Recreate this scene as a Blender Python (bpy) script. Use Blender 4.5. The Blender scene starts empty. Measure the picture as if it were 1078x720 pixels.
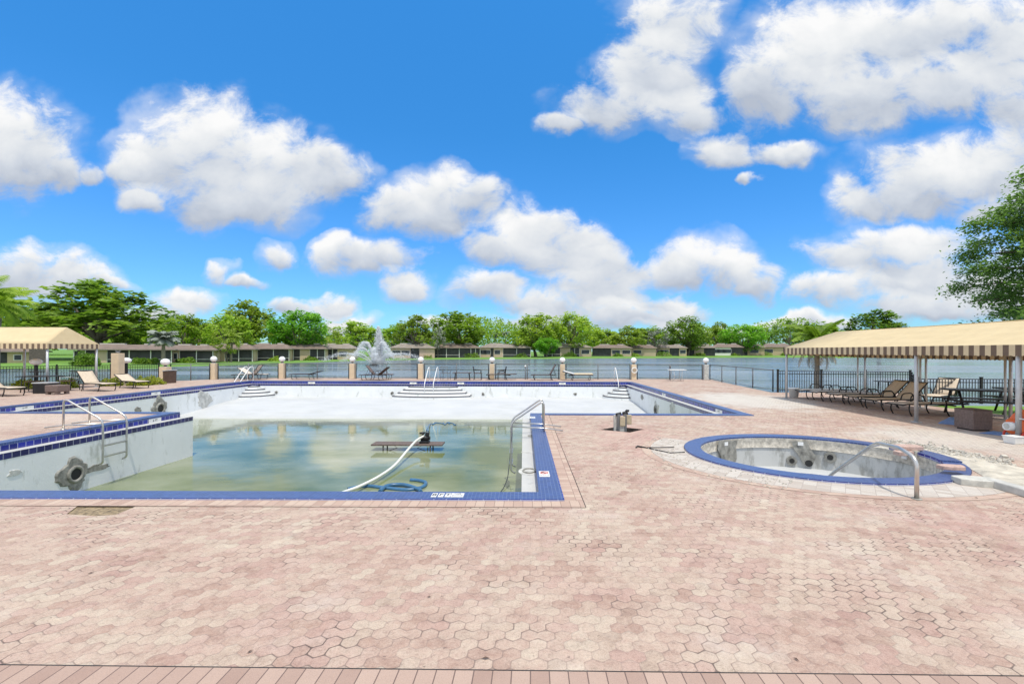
import bpy, bmesh, math, random
import numpy as np
from mathutils import Vector, Matrix, noise as mnoise
from mathutils.geometry import tessellate_polygon

random.seed(7)
RNG = np.random.default_rng(7)
PI = math.pi
R = math.radians
scn = bpy.context.scene
COL = scn.collection

# ------------------------------------------------------------------ camera
F, CX, CY, CAMH, ROLL = 485.0, 551.0, 370.5, 1.8, R(0.18)
cam_d = bpy.data.cameras.new('camera')
cam_d.sensor_width = 36.0
cam_d.lens = 36.0 * F / 1078.0
cam_d.shift_x = -12.0 / 1078.0
cam_d.shift_y = 10.5 / 1078.0
cam_d.clip_start = 0.05
cam_d.clip_end = 9000
cam = bpy.data.objects.new('camera', cam_d)
COL.objects.link(cam)
cam.location = (0, 0, CAMH)
cam.rotation_euler = (R(90), -ROLL, 0)
scn.camera = cam


def ray(px, py):
    u, v = (px - CX) / F, (CY - py) / F
    c, s = math.cos(ROLL), math.sin(ROLL)
    return u * c - v * s, u * s + v * c


def at(px, py, z=0.0):
    """ground point (x, y) under a photo pixel, on the plane of height z"""
    u, v = ray(px, py)
    Y = (z - CAMH) / v
    return (u * Y, Y)


def up(px, py, Y):
    """point (x, Y, z) seen at a photo pixel at the depth Y"""
    u, v = ray(px, py)
    return (u * Y, Y, CAMH + v * Y)


# ------------------------------------------------------------------ node helpers
class NT:
    def __init__(self, tree):
        self.t = tree
        self.n = tree.nodes
        self.l = tree.links

    def link(self, a, b):
        self.l.new(a, b)

    def setin(self, sock, v):
        if hasattr(v, 'is_output') or isinstance(v, bpy.types.NodeSocket):
            self.l.new(v, sock)
        else:
            sock.default_value = v

    def m(self, op, a, b=None, c=None, clamp=False):
        n = self.n.new('ShaderNodeMath')
        n.operation = op
        n.use_clamp = clamp
        for k, v in enumerate((a, b, c)):
            if v is not None:
                self.setin(n.inputs[k], v)
        return n.outputs[0]

    def vm(self, op, a, b=None, c=None):
        n = self.n.new('ShaderNodeVectorMath')
        n.operation = op
        for k, v in enumerate((a, b, c)):
            if v is not None:
                self.setin(n.inputs[k], v)
        return n.outputs[1] if op in ('LENGTH', 'DOT_PRODUCT', 'DISTANCE') else n.outputs[0]

    def sep(self, v):
        n = self.n.new('ShaderNodeSeparateXYZ')
        self.setin(n.inputs[0], v)
        return n.outputs[0], n.outputs[1], n.outputs[2]

    def comb(self, x, y, z=0.0):
        n = self.n.new('ShaderNodeCombineXYZ')
        for k, v in enumerate((x, y, z)):
            self.setin(n.inputs[k], v)
        return n.outputs[0]

    def pos(self):
        return self.n.new('ShaderNodeTexCoord').outputs['Object']

    def wpos(self):
        return self.n.new('ShaderNodeNewGeometry').outputs['Position']

    def noise(self, vec, scale, detail=4, rough=0.55, dist=0.0, dim='3D'):
        n = self.n.new('ShaderNodeTexNoise')
        n.noise_dimensions = dim
        if vec is not None:
            self.setin(n.inputs['Vector'], vec)
        n.inputs['Scale'].default_value = scale
        n.inputs['Detail'].default_value = detail
        n.inputs['Roughness'].default_value = rough
        n.inputs['Distortion'].default_value = dist
        return n.outputs[0]

    def ramp(self, f, stops, interp='LINEAR'):
        n = self.n.new('ShaderNodeValToRGB')
        self.setin(n.inputs[0], f)
        e = n.color_ramp
        e.interpolation = interp
        while len(e.elements) < len(stops):
            e.elements.new(0.5)
        for k, (p, c) in enumerate(stops):
            e.elements[k].position = p
            e.elements[k].color = (*c, 1) if len(c) == 3 else c
        return n.outputs[0]

    def mix(self, f, a, b, blend='MIX'):
        n = self.n.new('ShaderNodeMix')
        n.data_type = 'RGBA'
        n.blend_type = blend
        self.setin(n.inputs[0], f)
        for k, v in ((6, a), (7, b)):
            if isinstance(v, tuple) and len(v) == 3:
                v = (*v, 1)
            self.setin(n.inputs[k], v)
        return n.outputs[2]

    def smooth(self, v, a, b):
        n = self.n.new('ShaderNodeMapRange')
        n.interpolation_type = 'SMOOTHSTEP'
        self.setin(n.inputs[0], v)
        n.inputs[1].default_value = a
        n.inputs[2].default_value = b
        return n.outputs[0]

    def bump(self, h, strength=0.3, dist=0.01):
        n = self.n.new('ShaderNodeBump')
        n.inputs['Strength'].default_value = strength
        n.inputs['Distance'].default_value = dist
        self.setin(n.inputs['Height'], h)
        return n.outputs[0]


# ------------------------------------------------------------------ world and sun
SUN = Vector((0.13, -0.36, 1.0)).normalized()
world = bpy.data.worlds.new('World')
scn.world = world
world.use_nodes = True
w = NT(world.node_tree)
w.n.clear()
sky = w.n.new('ShaderNodeTexSky')
sky.sky_type = 'NISHITA'
sky.sun_disc = False
sky.sun_elevation = math.asin(SUN.z)
sky.sun_rotation = math.atan2(SUN.x, SUN.y)
sky.air_density = 1.0
sky.dust_density = 0.3
sky.ozone_density = 2.0
D = w.n.new('ShaderNodeTexCoord').outputs['Generated']
dx, dy, dz = w.sep(D)
hsv = w.n.new('ShaderNodeHueSaturation')
hsv.inputs['Saturation'].default_value = 1.25
hsv.inputs['Value'].default_value = 1.0
w.link(sky.outputs[0], hsv.inputs['Color'])
tint = w.ramp(dz, [(0.04, (0.24, 0.42, 0.60)), (0.20, (0.30, 0.515, 0.70)), (0.42, (0.285, 0.63, 0.77)), (0.70, (0.385, 0.85, 0.96))])
skycol = w.vm('SCALE', w.vm('MULTIPLY', hsv.outputs[0], tint))
skycol.node.inputs['Scale'].default_value = 2.3
# cloud banks: each puff is a direction in the sky (gnomonic coordinates of the front half of the sky)
ysafe = w.m('MAXIMUM', dy, 0.06)
gu = w.m('DIVIDE', dx, ysafe)
gv = w.m('DIVIDE', dz, ysafe)
G = w.comb(gu, gv, 0.0)
warp = w.n.new('ShaderNodeTexNoise')
warp.inputs['Scale'].default_value = 7.0
warp.inputs['Detail'].default_value = 5.0
w.link(G, warp.inputs['Vector'])
wv = w.vm('MULTIPLY_ADD', warp.outputs['Color'], (0.15, 0.12, 0), (-0.075, -0.06, 0))
GW = w.vm('ADD', G, wv)
PUFFS = [
    (-10, 150, 80, 58), (30, 165, 45, 42), (62, 182, 30, 22), (95, 187, 14, 13),
    (215, 140, 72, 46), (165, 172, 50, 40), (250, 172, 75, 50), (285, 190, 48, 45), (325, 180, 58, 26),
    (362, 176, 26, 19), (135, 180, 27, 16), (230, 212, 62, 28), (150, 212, 24, 14), (275, 215, 40, 26),
    (15, 293, 65, 28), (80, 297, 42, 18), (112, 303, 26, 9),
    (290, 270, 24, 15), (232, 288, 15, 12), (258, 296, 22, 6),
    (452, 215, 60, 36), (500, 207, 32, 24), (418, 217, 34, 28), (475, 192, 30, 22),
    (388, 274, 54, 20), (358, 262, 24, 17), (428, 303, 28, 15),
    (195, 318, 36, 14), (305, 326, 26, 14), (347, 318, 22, 11), (368, 336, 32, 11), (175, 332, 34, 11),
    (555, 250, 52, 32), (600, 268, 60, 34), (520, 260, 40, 20), (640, 290, 55, 22), (578, 236, 32, 18),
    (515, 305, 42, 18), (620, 314, 62, 22), (575, 322, 50, 13), (560, 338, 40, 10), (640, 331, 30, 11),
    (742, 276, 46, 27), (715, 288, 40, 20), (795, 302, 26, 18), (770, 288, 42, 22), (700, 324, 44, 13), (670, 337, 60, 10),
    (704, 28, 54, 50), (684, 82, 58, 42), (632, 114, 48, 26), (590, 134, 26, 10), (722, 118, 36, 24),
    (756, 156, 38, 20), (832, 161, 38, 11), (785, 190, 10, 9),
    (860, 58, 78, 60), (800, 96, 40, 42), (940, 40, 80, 46), (1000, 20, 60, 34), (1072, 30, 60, 44), (905, 108, 66, 34), (1035, 78, 60, 34),
    (985, 96, 60, 30), (1075, 120, 46, 40), (1000, 176, 92, 32), (918, 208, 46, 20), (1062, 182, 60, 40), (968, 200, 62, 24), (1050, 222, 40, 14),
    (940, 256, 84, 24), (880, 306, 50, 20), (965, 290, 80, 26), (975, 322, 70, 16), (900, 265, 46, 20), (1060, 300, 80, 40),
    (850, 340, 60, 8), (470, 338, 40, 8), (740, 345, 60, 7),
]
fmax = wsum = ssum = None
for (px, py, rx, ry) in PUFFS:
    cu, cv = (px - CX) / F, (CY - py) / F
    ru, rv = 1.45 * rx / F, 1.45 * ry / F
    g = GW if fmax is None else w.vm('MULTIPLY_ADD', w.comb(fmax, fmax, ssum), (1e-7, 1e-7, 1e-7), GW)   # keeps the puffs evaluated one after another
    d = w.vm('MULTIPLY_ADD', g, (1 / ru, 1 / rv, 0), (-cu / ru, -cv / rv, 0))
    q = w.vm('DOT_PRODUCT', d, d)
    k = w.m('SUBTRACT', 1.0, q, clamp=True)
    sy = w.sep(d)[1]
    if fmax is None:
        fmax, wsum, ssum = k, k, w.m('MULTIPLY', k, sy)
    else:
        fmax = w.m('MAXIMUM', fmax, k)
        wsum = w.m('ADD', wsum, k)
        ssum = w.m('MULTIPLY_ADD', k, sy, ssum)
relh = w.m('DIVIDE', ssum, w.m('ADD', wsum, 0.02))          # -1 cloud base ... 1 cloud top
front = w.smooth(dy, 0.10, 0.35)
front = w.m('MULTIPLY', front, w.m('SUBTRACT', 1.0, w.smooth(gv, 0.84, 1.15)))
front = w.m('MULTIPLY', front, w.m('SUBTRACT', 1.0, w.smooth(w.m('ABSOLUTE', gu), 1.25, 1.7)))
# unseen cloud cover added outside the view, by direction, to whiten ambient light
n_back = w.noise(w.vm('MULTIPLY', D, (1, 1, 2.2)), 2.6, 7, 0.55)
back = w.m('MULTIPLY', w.smooth(n_back, 0.30, 0.52), 0.97)
fld = w.n.new('ShaderNodeMix')
w.link(front, fld.inputs[0]); w.link(back, fld.inputs[2]); w.link(fmax, fld.inputs[3])
field = fld.outputs[0]
vecn = w.vm('MULTIPLY', G, (1.0, 1.35, 1.0))
fb = w.noise(vecn, 10.0, 9, 0.66, 0.35)
fb2 = w.noise(vecn, 5.0, 4, 0.55)
dens = w.m('MULTIPLY_ADD', w.m('SUBTRACT', fb, 0.5), 2.1, w.m('MULTIPLY_ADD', field, 1.35, -0.36))
has = w.smooth(field, 0.0, 0.22)
alpha = w.smooth(dens, 0.02, 0.85)
veil = w.smooth(w.m('MULTIPLY_ADD', w.m('SUBTRACT', fb2, 0.5), 2.2, w.m('MULTIPLY_ADD', fb, 0.8, w.m('SUBTRACT', field, 0.45))), 0.0, 1.1)
alpha = w.m('MULTIPLY', w.m('MAXIMUM', alpha, w.m('MULTIPLY', veil, 0.55)), has)
# shading of the clouds: bases greyer, billows by a second noise
sh = w.m('MULTIPLY_ADD', relh, 1.0, 0.52)
sh = w.m('ADD', sh, w.m('MULTIPLY', w.m('SUBTRACT', fb, 0.5), 0.45))
sh = w.m('ADD', sh, w.m('MULTIPLY', w.m('SUBTRACT', fb2, 0.5), 1.2), clamp=True)
ccol = w.ramp(sh, [(0.0, (0.52, 0.58, 0.69)), (0.34, (0.70, 0.755, 0.84)), (0.72, (0.92, 0.945, 0.97)), (1.0, (1.07, 1.07, 1.07))])
CLOUD = 7.5
ccol = w.vm('SCALE', ccol)
w.link(w.m('MULTIPLY_ADD', front, CLOUD - 10.5, 10.5), ccol.node.inputs['Scale'])  # unseen clouds made brighter than those in view, to lift the ambient light
up_mask = w.smooth(dz, -0.02, 0.02)
final = w.mix(w.m('MULTIPLY', alpha, up_mask), skycol, ccol)
bg = w.n.new('ShaderNodeBackground')
bg.inputs['Strength'].default_value = 0.115
w.link(final, bg.inputs['Color'])
world.cycles.sampling_method = 'MANUAL'
world.cycles.sample_map_resolution = 512
wo = w.n.new('ShaderNodeOutputWorld')
w.link(bg.outputs[0], wo.inputs['Surface'])

sun_d = bpy.data.lights.new('sun', 'SUN')
sun_d.energy = 3.2
sun_d.angle = R(1.0)
sun_d.color = (1.0, 0.935, 0.82)
sun = bpy.data.objects.new('sun', sun_d)
COL.objects.link(sun)
sun.rotation_euler = (-SUN).to_track_quat('-Z', 'Y').to_euler()
sun.location = (-20, -10, 40)

vs = scn.view_settings
vs.view_transform = 'Standard'
vs.look = 'None'
vs.gamma = 1.0
vs.use_curve_mapping = False
vs.exposure = 0.08


# ------------------------------------------------------------------ materials
def new_mat(name):
    m = bpy.data.materials.new(name)
    m.use_nodes = True
    t = NT(m.node_tree)
    return m, t, t.n['Principled BSDF']


def mat(name, col, rough=0.6, metal=0.0, var=0.15, scale=6.0, bump=0.0, bscale=None, spec=0.5, col2=None, detail=5):
    m, t, b = new_mat(name)
    p = t.pos()
    f = t.noise(p, scale, detail)
    lo = tuple(max(0, c * (1 - var)) for c in col) if col2 is None else col2
    hi = tuple(min(1, c * (1 + var)) for c in col) if col2 is None else col
    t.link(t.ramp(f, [(0.3, lo), (0.7, hi)]), b.inputs['Base Color'])
    b.inputs['Roughness'].default_value = rough
    b.inputs['Metallic'].default_value = metal
    b.inputs['Specular IOR Level'].default_value = spec
    if bump:
        h = t.noise(p, bscale or scale * 6, 4)
        t.link(t.bump(h, bump, 0.01), b.inputs['Normal'])
    return m


def eq(t, a, v):
    return t.m('COMPARE', a, float(v), 0.1)


def paver_mat():
    """interlocking double-lobed concrete pavers, herringbone"""
    m, t, b = new_mat('pink_pavers')
    P = t.wpos()
    wob = t.n.new('ShaderNodeTexNoise')
    wob.inputs['Scale'].default_value = 6.0
    t.link(P, wob.inputs['Vector'])
    PW = t.vm('MULTIPLY_ADD', wob.outputs['Color'], (0.012, 0.012, 0), P)
    rot = t.n.new('ShaderNodeVectorRotate')
    rot.rotation_type = 'Z_AXIS'
    t.link(PW, rot.inputs[0])
    rot.inputs['Angle'].default_value = R(1.0)
    X, Y, _ = t.sep(rot.outputs[0])
    pitch = 0.106
    H3 = 0.8660254
    x, y = t.m('DIVIDE', X, pitch), t.m('DIVIDE', Y, pitch)

    def wrap(v, o, per):
        return t.m('SUBTRACT', t.m('FLOORED_MODULO', t.m('ADD', v, o), per), per / 2)
    ax, ay = wrap(x, 0.5, 1.0), wrap(y, H3, 2 * H3)
    bx, by = wrap(x, 0.0, 1.0), wrap(y, 0.0, 2 * H3)
    la = t.m('MULTIPLY_ADD', ax, ax, t.m('MULTIPLY', ay, ay))
    lb = t.m('MULTIPLY_ADD', bx, bx, t.m('MULTIPLY', by, by))
    fa = t.m('LESS_THAN', la, lb)
    fb_ = t.m('SUBTRACT', 1.0, fa)
    gx = t.m('ADD', t.m('MULTIPLY', ax, fa), t.m('MULTIPLY', bx, fb_))
    gy = t.m('ADD', t.m('MULTIPLY', ay, fa), t.m('MULTIPLY', by, fb_))
    j = t.m('ROUND', t.m('DIVIDE', t.m('SUBTRACT', y, gy), H3))
    i = t.m('ROUND', t.m('SUBTRACT', t.m('SUBTRACT', x, gx), t.m('MULTIPLY', j, 0.5)))
    s = t.m('FLOORED_MODULO', t.m('SUBTRACT', i, j), 4.0)
    s0, s1, s2, s3 = [eq(t, s, k) for k in range(4)]
    hx = t.m('MULTIPLY', gx, 0.5)
    hy = t.m('MULTIPLY', gy, H3)
    dp = t.m('ADD', hx, hy)            # along (0.5, 0.866)
    dm = t.m('SUBTRACT', hy, hx)       # along (-0.5, 0.866)
    es = [t.m('ADD', t.m('SUBTRACT', 0.5, gx), s0), t.m('ADD', t.m('ADD', 0.5, gx), s1),
          t.m('ADD', t.m('SUBTRACT', 0.5, dp), s3), t.m('ADD', t.m('ADD', 0.5, dp), s2),
          t.m('SUBTRACT', 0.5, dm), t.m('ADD', 0.5, dm)]
    d = es[0]
    for e in es[1:]:
        n_ = t.n.new('ShaderNodeMath'); n_.operation = 'SMOOTH_MIN'
        t.link(d, n_.inputs[0]); t.link(e, n_.inputs[1]); n_.inputs[2].default_value = 0.16
        d = n_.outputs[0]
    dd = t.m('MAXIMUM', d, 0.0)
    ident = t.comb(t.m('SUBTRACT', i, s1), t.m('ADD', j, s3), 0.0)
    wn = t.n.new('ShaderNodeTexWhiteNoise')
    wn.noise_dimensions = '2D'
    t.link(ident, wn.inputs['Vector'])
    rnd = wn.outputs[0]
    big = t.noise(P, 0.55, 4, 0.6)
    mid = t.noise(P, 2.3, 4, 0.6)
    fine = t.noise(P, 14, 5, 0.7)
    sel = t.m('ADD', t.m('MULTIPLY', rnd, 0.33), t.m('MULTIPLY', big, 0.66))
    sel = t.m('ADD', sel, t.m('MULTIPLY', t.m('SUBTRACT', fine, 0.45), 0.75))
    sel = t.m('ADD', sel, t.m('MULTIPLY', t.m('SUBTRACT', mid, 0.5), 0.5))
    c = t.ramp(sel, [(0.14, (0.27, 0.165, 0.135)), (0.30, (0.40, 0.265, 0.215)), (0.50, (0.475, 0.34, 0.28)), (0.72, (0.52, 0.40, 0.325)), (0.95, (0.57, 0.475, 0.38))])
    wn2 = t.n.new('ShaderNodeTexWhiteNoise')
    wn2.noise_dimensions = '3D'
    t.link(t.vm('ADD', ident, (17.3, 5.1, 3.7)), wn2.inputs['Vector'])
    hue = t.m('ADD', wn2.outputs[0], t.m('MULTIPLY', t.m('SUBTRACT', t.noise(P, 0.8, 4, 0.6), 0.5), 1.6))
    c = t.mix(t.m('MULTIPLY', t.smooth(hue, 0.70, 0.95), 0.40), c, (0.46, 0.29, 0.255))
    c = t.mix(t.m('MULTIPLY', t.smooth(hue, 0.30, 0.05), 0.32), c, (0.54, 0.465, 0.37))
    # aggregate speckle and worn film
    sp = t.noise(P, 190, 3, 0.8)
    c = t.mix(0.8, c, t.ramp(sp, [(0.33, (0.60, 0.57, 0.56)), (0.5, (1, 1, 1)), (0.7, (1.2, 1.18, 1.16))]), 'MULTIPLY')
    sp2 = t.noise(P, 60, 4, 0.75)
    c = t.mix(0.6, c, t.ramp(sp2, [(0.32, (0.70, 0.66, 0.65)), (0.5, (1, 1, 1)), (0.68, (1.12, 1.12, 1.1))]), 'MULTIPLY')
    film = t.smooth(t.noise(P, 1.1, 6, 0.65), 0.52, 0.72)
    c = t.mix(t.m('MULTIPLY', film, 0.30), c, (0.60, 0.52, 0.48))
    dirt = t.smooth(t.noise(P, 3.1, 6, 0.7), 0.58, 0.78)
    c = t.mix(t.m('MULTIPLY', dirt, 0.5), c, (0.27, 0.19, 0.165))
    grey = t.smooth(t.noise(P, 1.9, 7, 0.7), 0.60, 0.70)
    c = t.mix(t.m('MULTIPLY', grey, 0.35), c, (0.36, 0.315, 0.28))
    # places where the sand and cement dust lies (a pale wash near the canopy) and where the pavers stay redder
    px_, py_, _z = t.sep(P)

    def spot(cx, cy, rx_, ry_):
        a = t.m('DIVIDE', t.m('SUBTRACT', px_, cx), rx_)
        bb = t.m('DIVIDE', t.m('SUBTRACT', py_, cy), ry_)
        q = t.m('SUBTRACT', 1.0, t.m('MULTIPLY_ADD', a, a, t.m('MULTIPLY', bb, bb)))
        q = t.m('ADD', q, t.m('MULTIPLY', t.m('SUBTRACT', t.noise(P, 1.6, 6, 0.65), 0.5), 2.0))
        return t.smooth(q, 0.0, 0.9)
    c = t.mix(t.m('MULTIPLY', spot(8.6, 17.5, 2.6, 4.0), 0.75), c, (0.62, 0.585, 0.54))
    c = t.mix(t.m('MULTIPLY', spot(9.2, 9.6, 2.4, 2.2), 0.6), c, (0.60, 0.56, 0.51))
    c = t.mix(t.m('MULTIPLY', spot(5.4, 4.9, 1.5, 0.55), 0.32), c, (0.43, 0.23, 0.20))
    c = t.mix(t.m('MULTIPLY', spot(2.4, 9.6, 1.0, 2.6), 0.30), c, (0.52, 0.29, 0.26))
    c = t.mix(t.m('MULTIPLY', spot(-14.0, 12.5, 4.5, 3.0), 0.35), c, (0.64, 0.53, 0.45))
    jn = t.noise(P, 1.3, 5, 0.65)
    strong = t.smooth(jn, 0.44, 0.66)
    jw = t.m('MULTIPLY_ADD', strong, 0.024, 0.024)
    joint = t.m('SUBTRACT', 1.0, t.smooth(t.m('DIVIDE', dd, jw), 0.4, 1.3))
    jcol = t.mix(strong, (0.30, 0.215, 0.185), (0.11, 0.08, 0.07))
    c = t.mix(t.m('MULTIPLY', joint, t.m('MULTIPLY_ADD', strong, 0.40, 0.50)), c, jcol)
    mott = t.noise(P, 7.5, 8, 0.75)
    c = t.mix(0.75, c, t.ramp(mott, [(0.30, (0.66, 0.63, 0.63)), (0.48, (0.98, 0.975, 0.975)), (0.70, (1.10, 1.10, 1.09))]), 'MULTIPLY')
    c = t.mix(1.0, c, (0.945, 0.985, 0.985), 'MULTIPLY')
    pits = t.smooth(t.noise(P, 24, 2, 0.5), 0.70, 0.75)
    c = t.mix(t.m('MULTIPLY', pits, 0.55), c, (0.10, 0.075, 0.07))
    t.link(c, b.inputs['Base Color'])
    b.inputs['Roughness'].default_value = 0.85
    b.inputs['Specular IOR Level'].default_value = 0.25
    h = t.m('ADD', t.m('MULTIPLY', t.smooth(d, -0.02, 0.12), 1.0), t.m('MULTIPLY', sp, 0.3))
    h = t.m('ADD', h, t.m('MULTIPLY', rnd, 0.25))
    t.link(t.bump(h, 0.45, 0.006), b.inputs['Normal'])
    return m


def brick_mat(name, wid, hgt, cols, mortar, rotz=0.0, dark=0.8):
    m, t, b = new_mat(name)
    P = t.pos()
    X, Y, Z = t.sep(P)
    n = t.n.new('ShaderNodeTexBrick')
    n.offset = 0.0
    n.squash = 1.0
    rot = t.n.new('ShaderNodeVectorRotate')
    rot.rotation_type = 'Z_AXIS'
    rot.inputs['Angle'].default_value = rotz
    t.link(P, rot.inputs[0])
    t.link(rot.outputs[0], n.inputs['Vector'])
    n.inputs['Scale'].default_value = 1.0
    n.inputs['Brick Width'].default_value = wid
    n.inputs['Row Height'].default_value = hgt
    n.inputs['Mortar Size'].default_value = 0.004
    n.inputs['Mortar Smooth'].default_value = 0.3
    n.inputs['Color1'].default_value = (0, 0, 0, 1)
    n.inputs['Color2'].default_value = (1, 1, 1, 1)
    n.inputs['Mortar'].default_value = (0.5, 0.5, 0.5, 1)
    big = t.noise(P, 3.0, 5, 0.65)
    f = t.m('ADD', t.m('MULTIPLY', n.outputs[0], 0.6), t.m('MULTIPLY', big, 0.45))
    c = t.ramp(f, [(0.15, cols[0]), (0.5, cols[1]), (0.9, cols[2])])
    sp = t.noise(P, 190, 3, 0.8)
    c = t.mix(0.5, c, t.ramp(sp, [(0.33, (0.62, 0.6, 0.6)), (0.5, (1, 1, 1)), (0.7, (1.15, 1.15, 1.15))]), 'MULTIPLY')
    c = t.mix(t.m('MULTIPLY', n.outputs[1], dark), c, mortar)
    t.link(c, b.inputs['Base Color'])
    b.inputs['Roughness'].default_value = 0.85
    b.inputs['Specular IOR Level'].default_value = 0.25
    h = t.m('SUBTRACT', t.m('MULTIPLY', sp, 0.25), n.outputs[1])
    t.link(t.bump(h, 0.4, 0.005), b.inputs['Normal'])
    return m


def tile_mat(name, size, line, col, grout, rough=0.18, off=(0.0, 0.0, 0.0), var=0.25):
    """square glazed tiles on whichever side of a block they are fixed"""
    m, t, b = new_mat(name)
    P = t.vm('ADD', t.pos(), off)
    nrm = t.n.new('ShaderNodeNewGeometry').outputs['Normal']
    pa, na = t.sep(P), t.sep(nrm)
    g = None
    ids = []
    for k in range(3):
        q = t.m('DIVIDE', pa[k], size[k] if isinstance(size, tuple) else size)
        fl = t.m('FLOOR', q)
        ids.append(fl)
        fr = t.m('SUBTRACT', q, fl)
        mk = t.m('MULTIPLY', t.m('LESS_THAN', fr, line), t.m('LESS_THAN', t.m('ABSOLUTE', na[k]), 0.7))
        g = mk if g is None else t.m('MAXIMUM', g, mk)
    wn = t.n.new('ShaderNodeTexWhiteNoise')
    t.link(t.comb(*ids), wn.inputs['Vector'])
    lo = tuple(c * (1 - var) for c in col)
    hi = tuple(c * (1 + var) for c in col)
    c = t.ramp(wn.outputs[0], [(0.0, lo), (1.0, hi)])
    wear = t.smooth(t.noise(t.pos(), 5.0, 5, 0.7), 0.55, 0.8)
    c = t.mix(t.m('MULTIPLY', wear, 0.30), c, tuple(min(1, x * 1.1 + 0.14) for x in col))
    lime = t.smooth(t.noise(t.pos(), 13.0, 6, 0.75), 0.66, 0.74)
    c = t.mix(t.m('MULTIPLY', lime, 0.35), c, (0.42, 0.43, 0.45))
    c = t.mix(g, c, grout)
    t.link(c, b.inputs['Base Color'])
    t.link(t.m('MULTIPLY_ADD', wear, 0.3, rough), b.inputs['Roughness'])
    t.link(t.bump(t.m('SUBTRACT', 1.0, g), 0.3, 0.003), b.inputs['Normal'])
    return m


def plaster_mat(name, base, stain=(0.34, 0.36, 0.34), amount=0.6, thr=0.60):
    m, t, b = new_mat(name)
    P = t.pos()
    c = t.ramp(t.noise(P, 1.4, 6, 0.6), [(0.3, tuple(x * 0.90 for x in base)), (0.7, base)])
    PS = t.vm('MULTIPLY', P, (1.0, 1.0, 0.35))
    st = t.smooth(t.noise(PS, 3.2, 8, 0.72), thr, thr + 0.15)
    c = t.mix(t.m('MULTIPLY', st, amount), c, stain)
    ch = t.smooth(t.noise(P, 9, 5, 0.75), 0.66, 0.70)
    c = t.mix(t.m('MULTIPLY', ch, 0.35), c, (0.25, 0.25, 0.24))
    t.link(c, b.inputs['Base Color'])
    b.inputs['Roughness'].default_value = 0.75
    b.inputs['Specular IOR Level'].default_value = 0.25
    t.link(t.bump(t.noise(P, 25, 4, 0.7), 0.35, 0.01), b.inputs['Normal'])
    return m


def floor_mat():
    m, t, b = new_mat('pool_floor_plaster')
    P = t.pos()
    c = t.ramp(t.noise(P, 0.7, 6, 0.6), [(0.3, (0.46, 0.475, 0.485)), (0.7, (0.535, 0.545, 0.55))])
    PS = t.vm('MULTIPLY', P, (0.7, 1.7, 1.0))
    ch = t.smooth(t.noise(PS, 1.5, 9, 0.75), 0.66, 0.70)
    c = t.mix(t.m('MULTIPLY', ch, 0.6), c, (0.33, 0.34, 0.34))
    blot = t.smooth(t.noise(PS, 0.55, 7, 0.65), 0.50, 0.72)
    c = t.mix(t.m('MULTIPLY', blot, 0.55), c, (0.41, 0.42, 0.40))
    tide = t.smooth(t.m('ADD', t.sep(P)[2], t.m('MULTIPLY', t.noise(P, 1.2, 6, 0.7), 0.22)), -1.02, -1.20)
    c = t.mix(t.m('MULTIPLY', tide, 0.30), c, (0.36, 0.37, 0.31))
    t.link(c, b.inputs['Base Color'])
    b.inputs['Roughness'].default_value = 0.7
    return m


def leaf_mat(name, c1, c2, c3, trans=0.42):
    m, t, b = new_mat(name)
    P = t.pos()
    rnd = t.n.new('ShaderNodeObjectInfo').outputs['Random']
    n1 = t.noise(P, 0.45, 3, 0.6)
    n2 = t.noise(P, 3.0, 2, 0.6)
    f = t.m('ADD', t.m('MULTIPLY', n1, 0.7), t.m('MULTIPLY', n2, 0.4))
    f = t.m('ADD', f, t.m('MULTIPLY', t.m('SUBTRACT', rnd, 0.5), 0.14))
    c = t.ramp(f, [(0.36, c1), (0.54, c2), (0.72, c3)])
    t.link(c, b.inputs['Base Color'])
    b.inputs['Roughness'].default_value = 0.55
    b.inputs['Specular IOR Level'].default_value = 0.3
    tr = t.n.new('ShaderNodeBsdfTranslucent')
    t.link(t.mix(1.0, c, (1.25, 1.35, 0.7), 'MULTIPLY'), tr.inputs['Color'])
    mx = t.n.new('ShaderNodeMixShader')
    mx.inputs[0].default_value = trans
    t.link(b.outputs[0], mx.inputs[1])
    t.link(tr.outputs[0], mx.inputs[2])
    t.link(mx.outputs[0], t.n['Material Output'].inputs['Surface'])
    return m


def lake_mat():
    m, t, b = new_mat('lake_water')
    P = t.wpos()
    streak = t.noise(t.vm('MULTIPLY', P, (0.035, 0.30, 1)), 0.55, 5, 0.65)
    t.link(t.ramp(streak, [(0.35, (0.085, 0.125, 0.155)), (0.65, (0.19, 0.24, 0.275))]), b.inputs['Base Color'])
    t.link(t.m('MULTIPLY_ADD', t.smooth(streak, 0.35, 0.65), 0.22, 0.05), b.inputs['Roughness'])
    b.inputs['IOR'].default_value = 1.333
    h1 = t.noise(t.vm('MULTIPLY', P, (0.5, 1.3, 1)), 1.4, 4, 0.6)
    h2 = t.noise(t.vm('MULTIPLY', P, (0.25, 0.7, 1)), 0.35, 3, 0.6)
    t.link(t.bump(t.m('ADD', h1, h2), 0.9, 0.14), b.inputs['Normal'])
    return m


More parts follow.
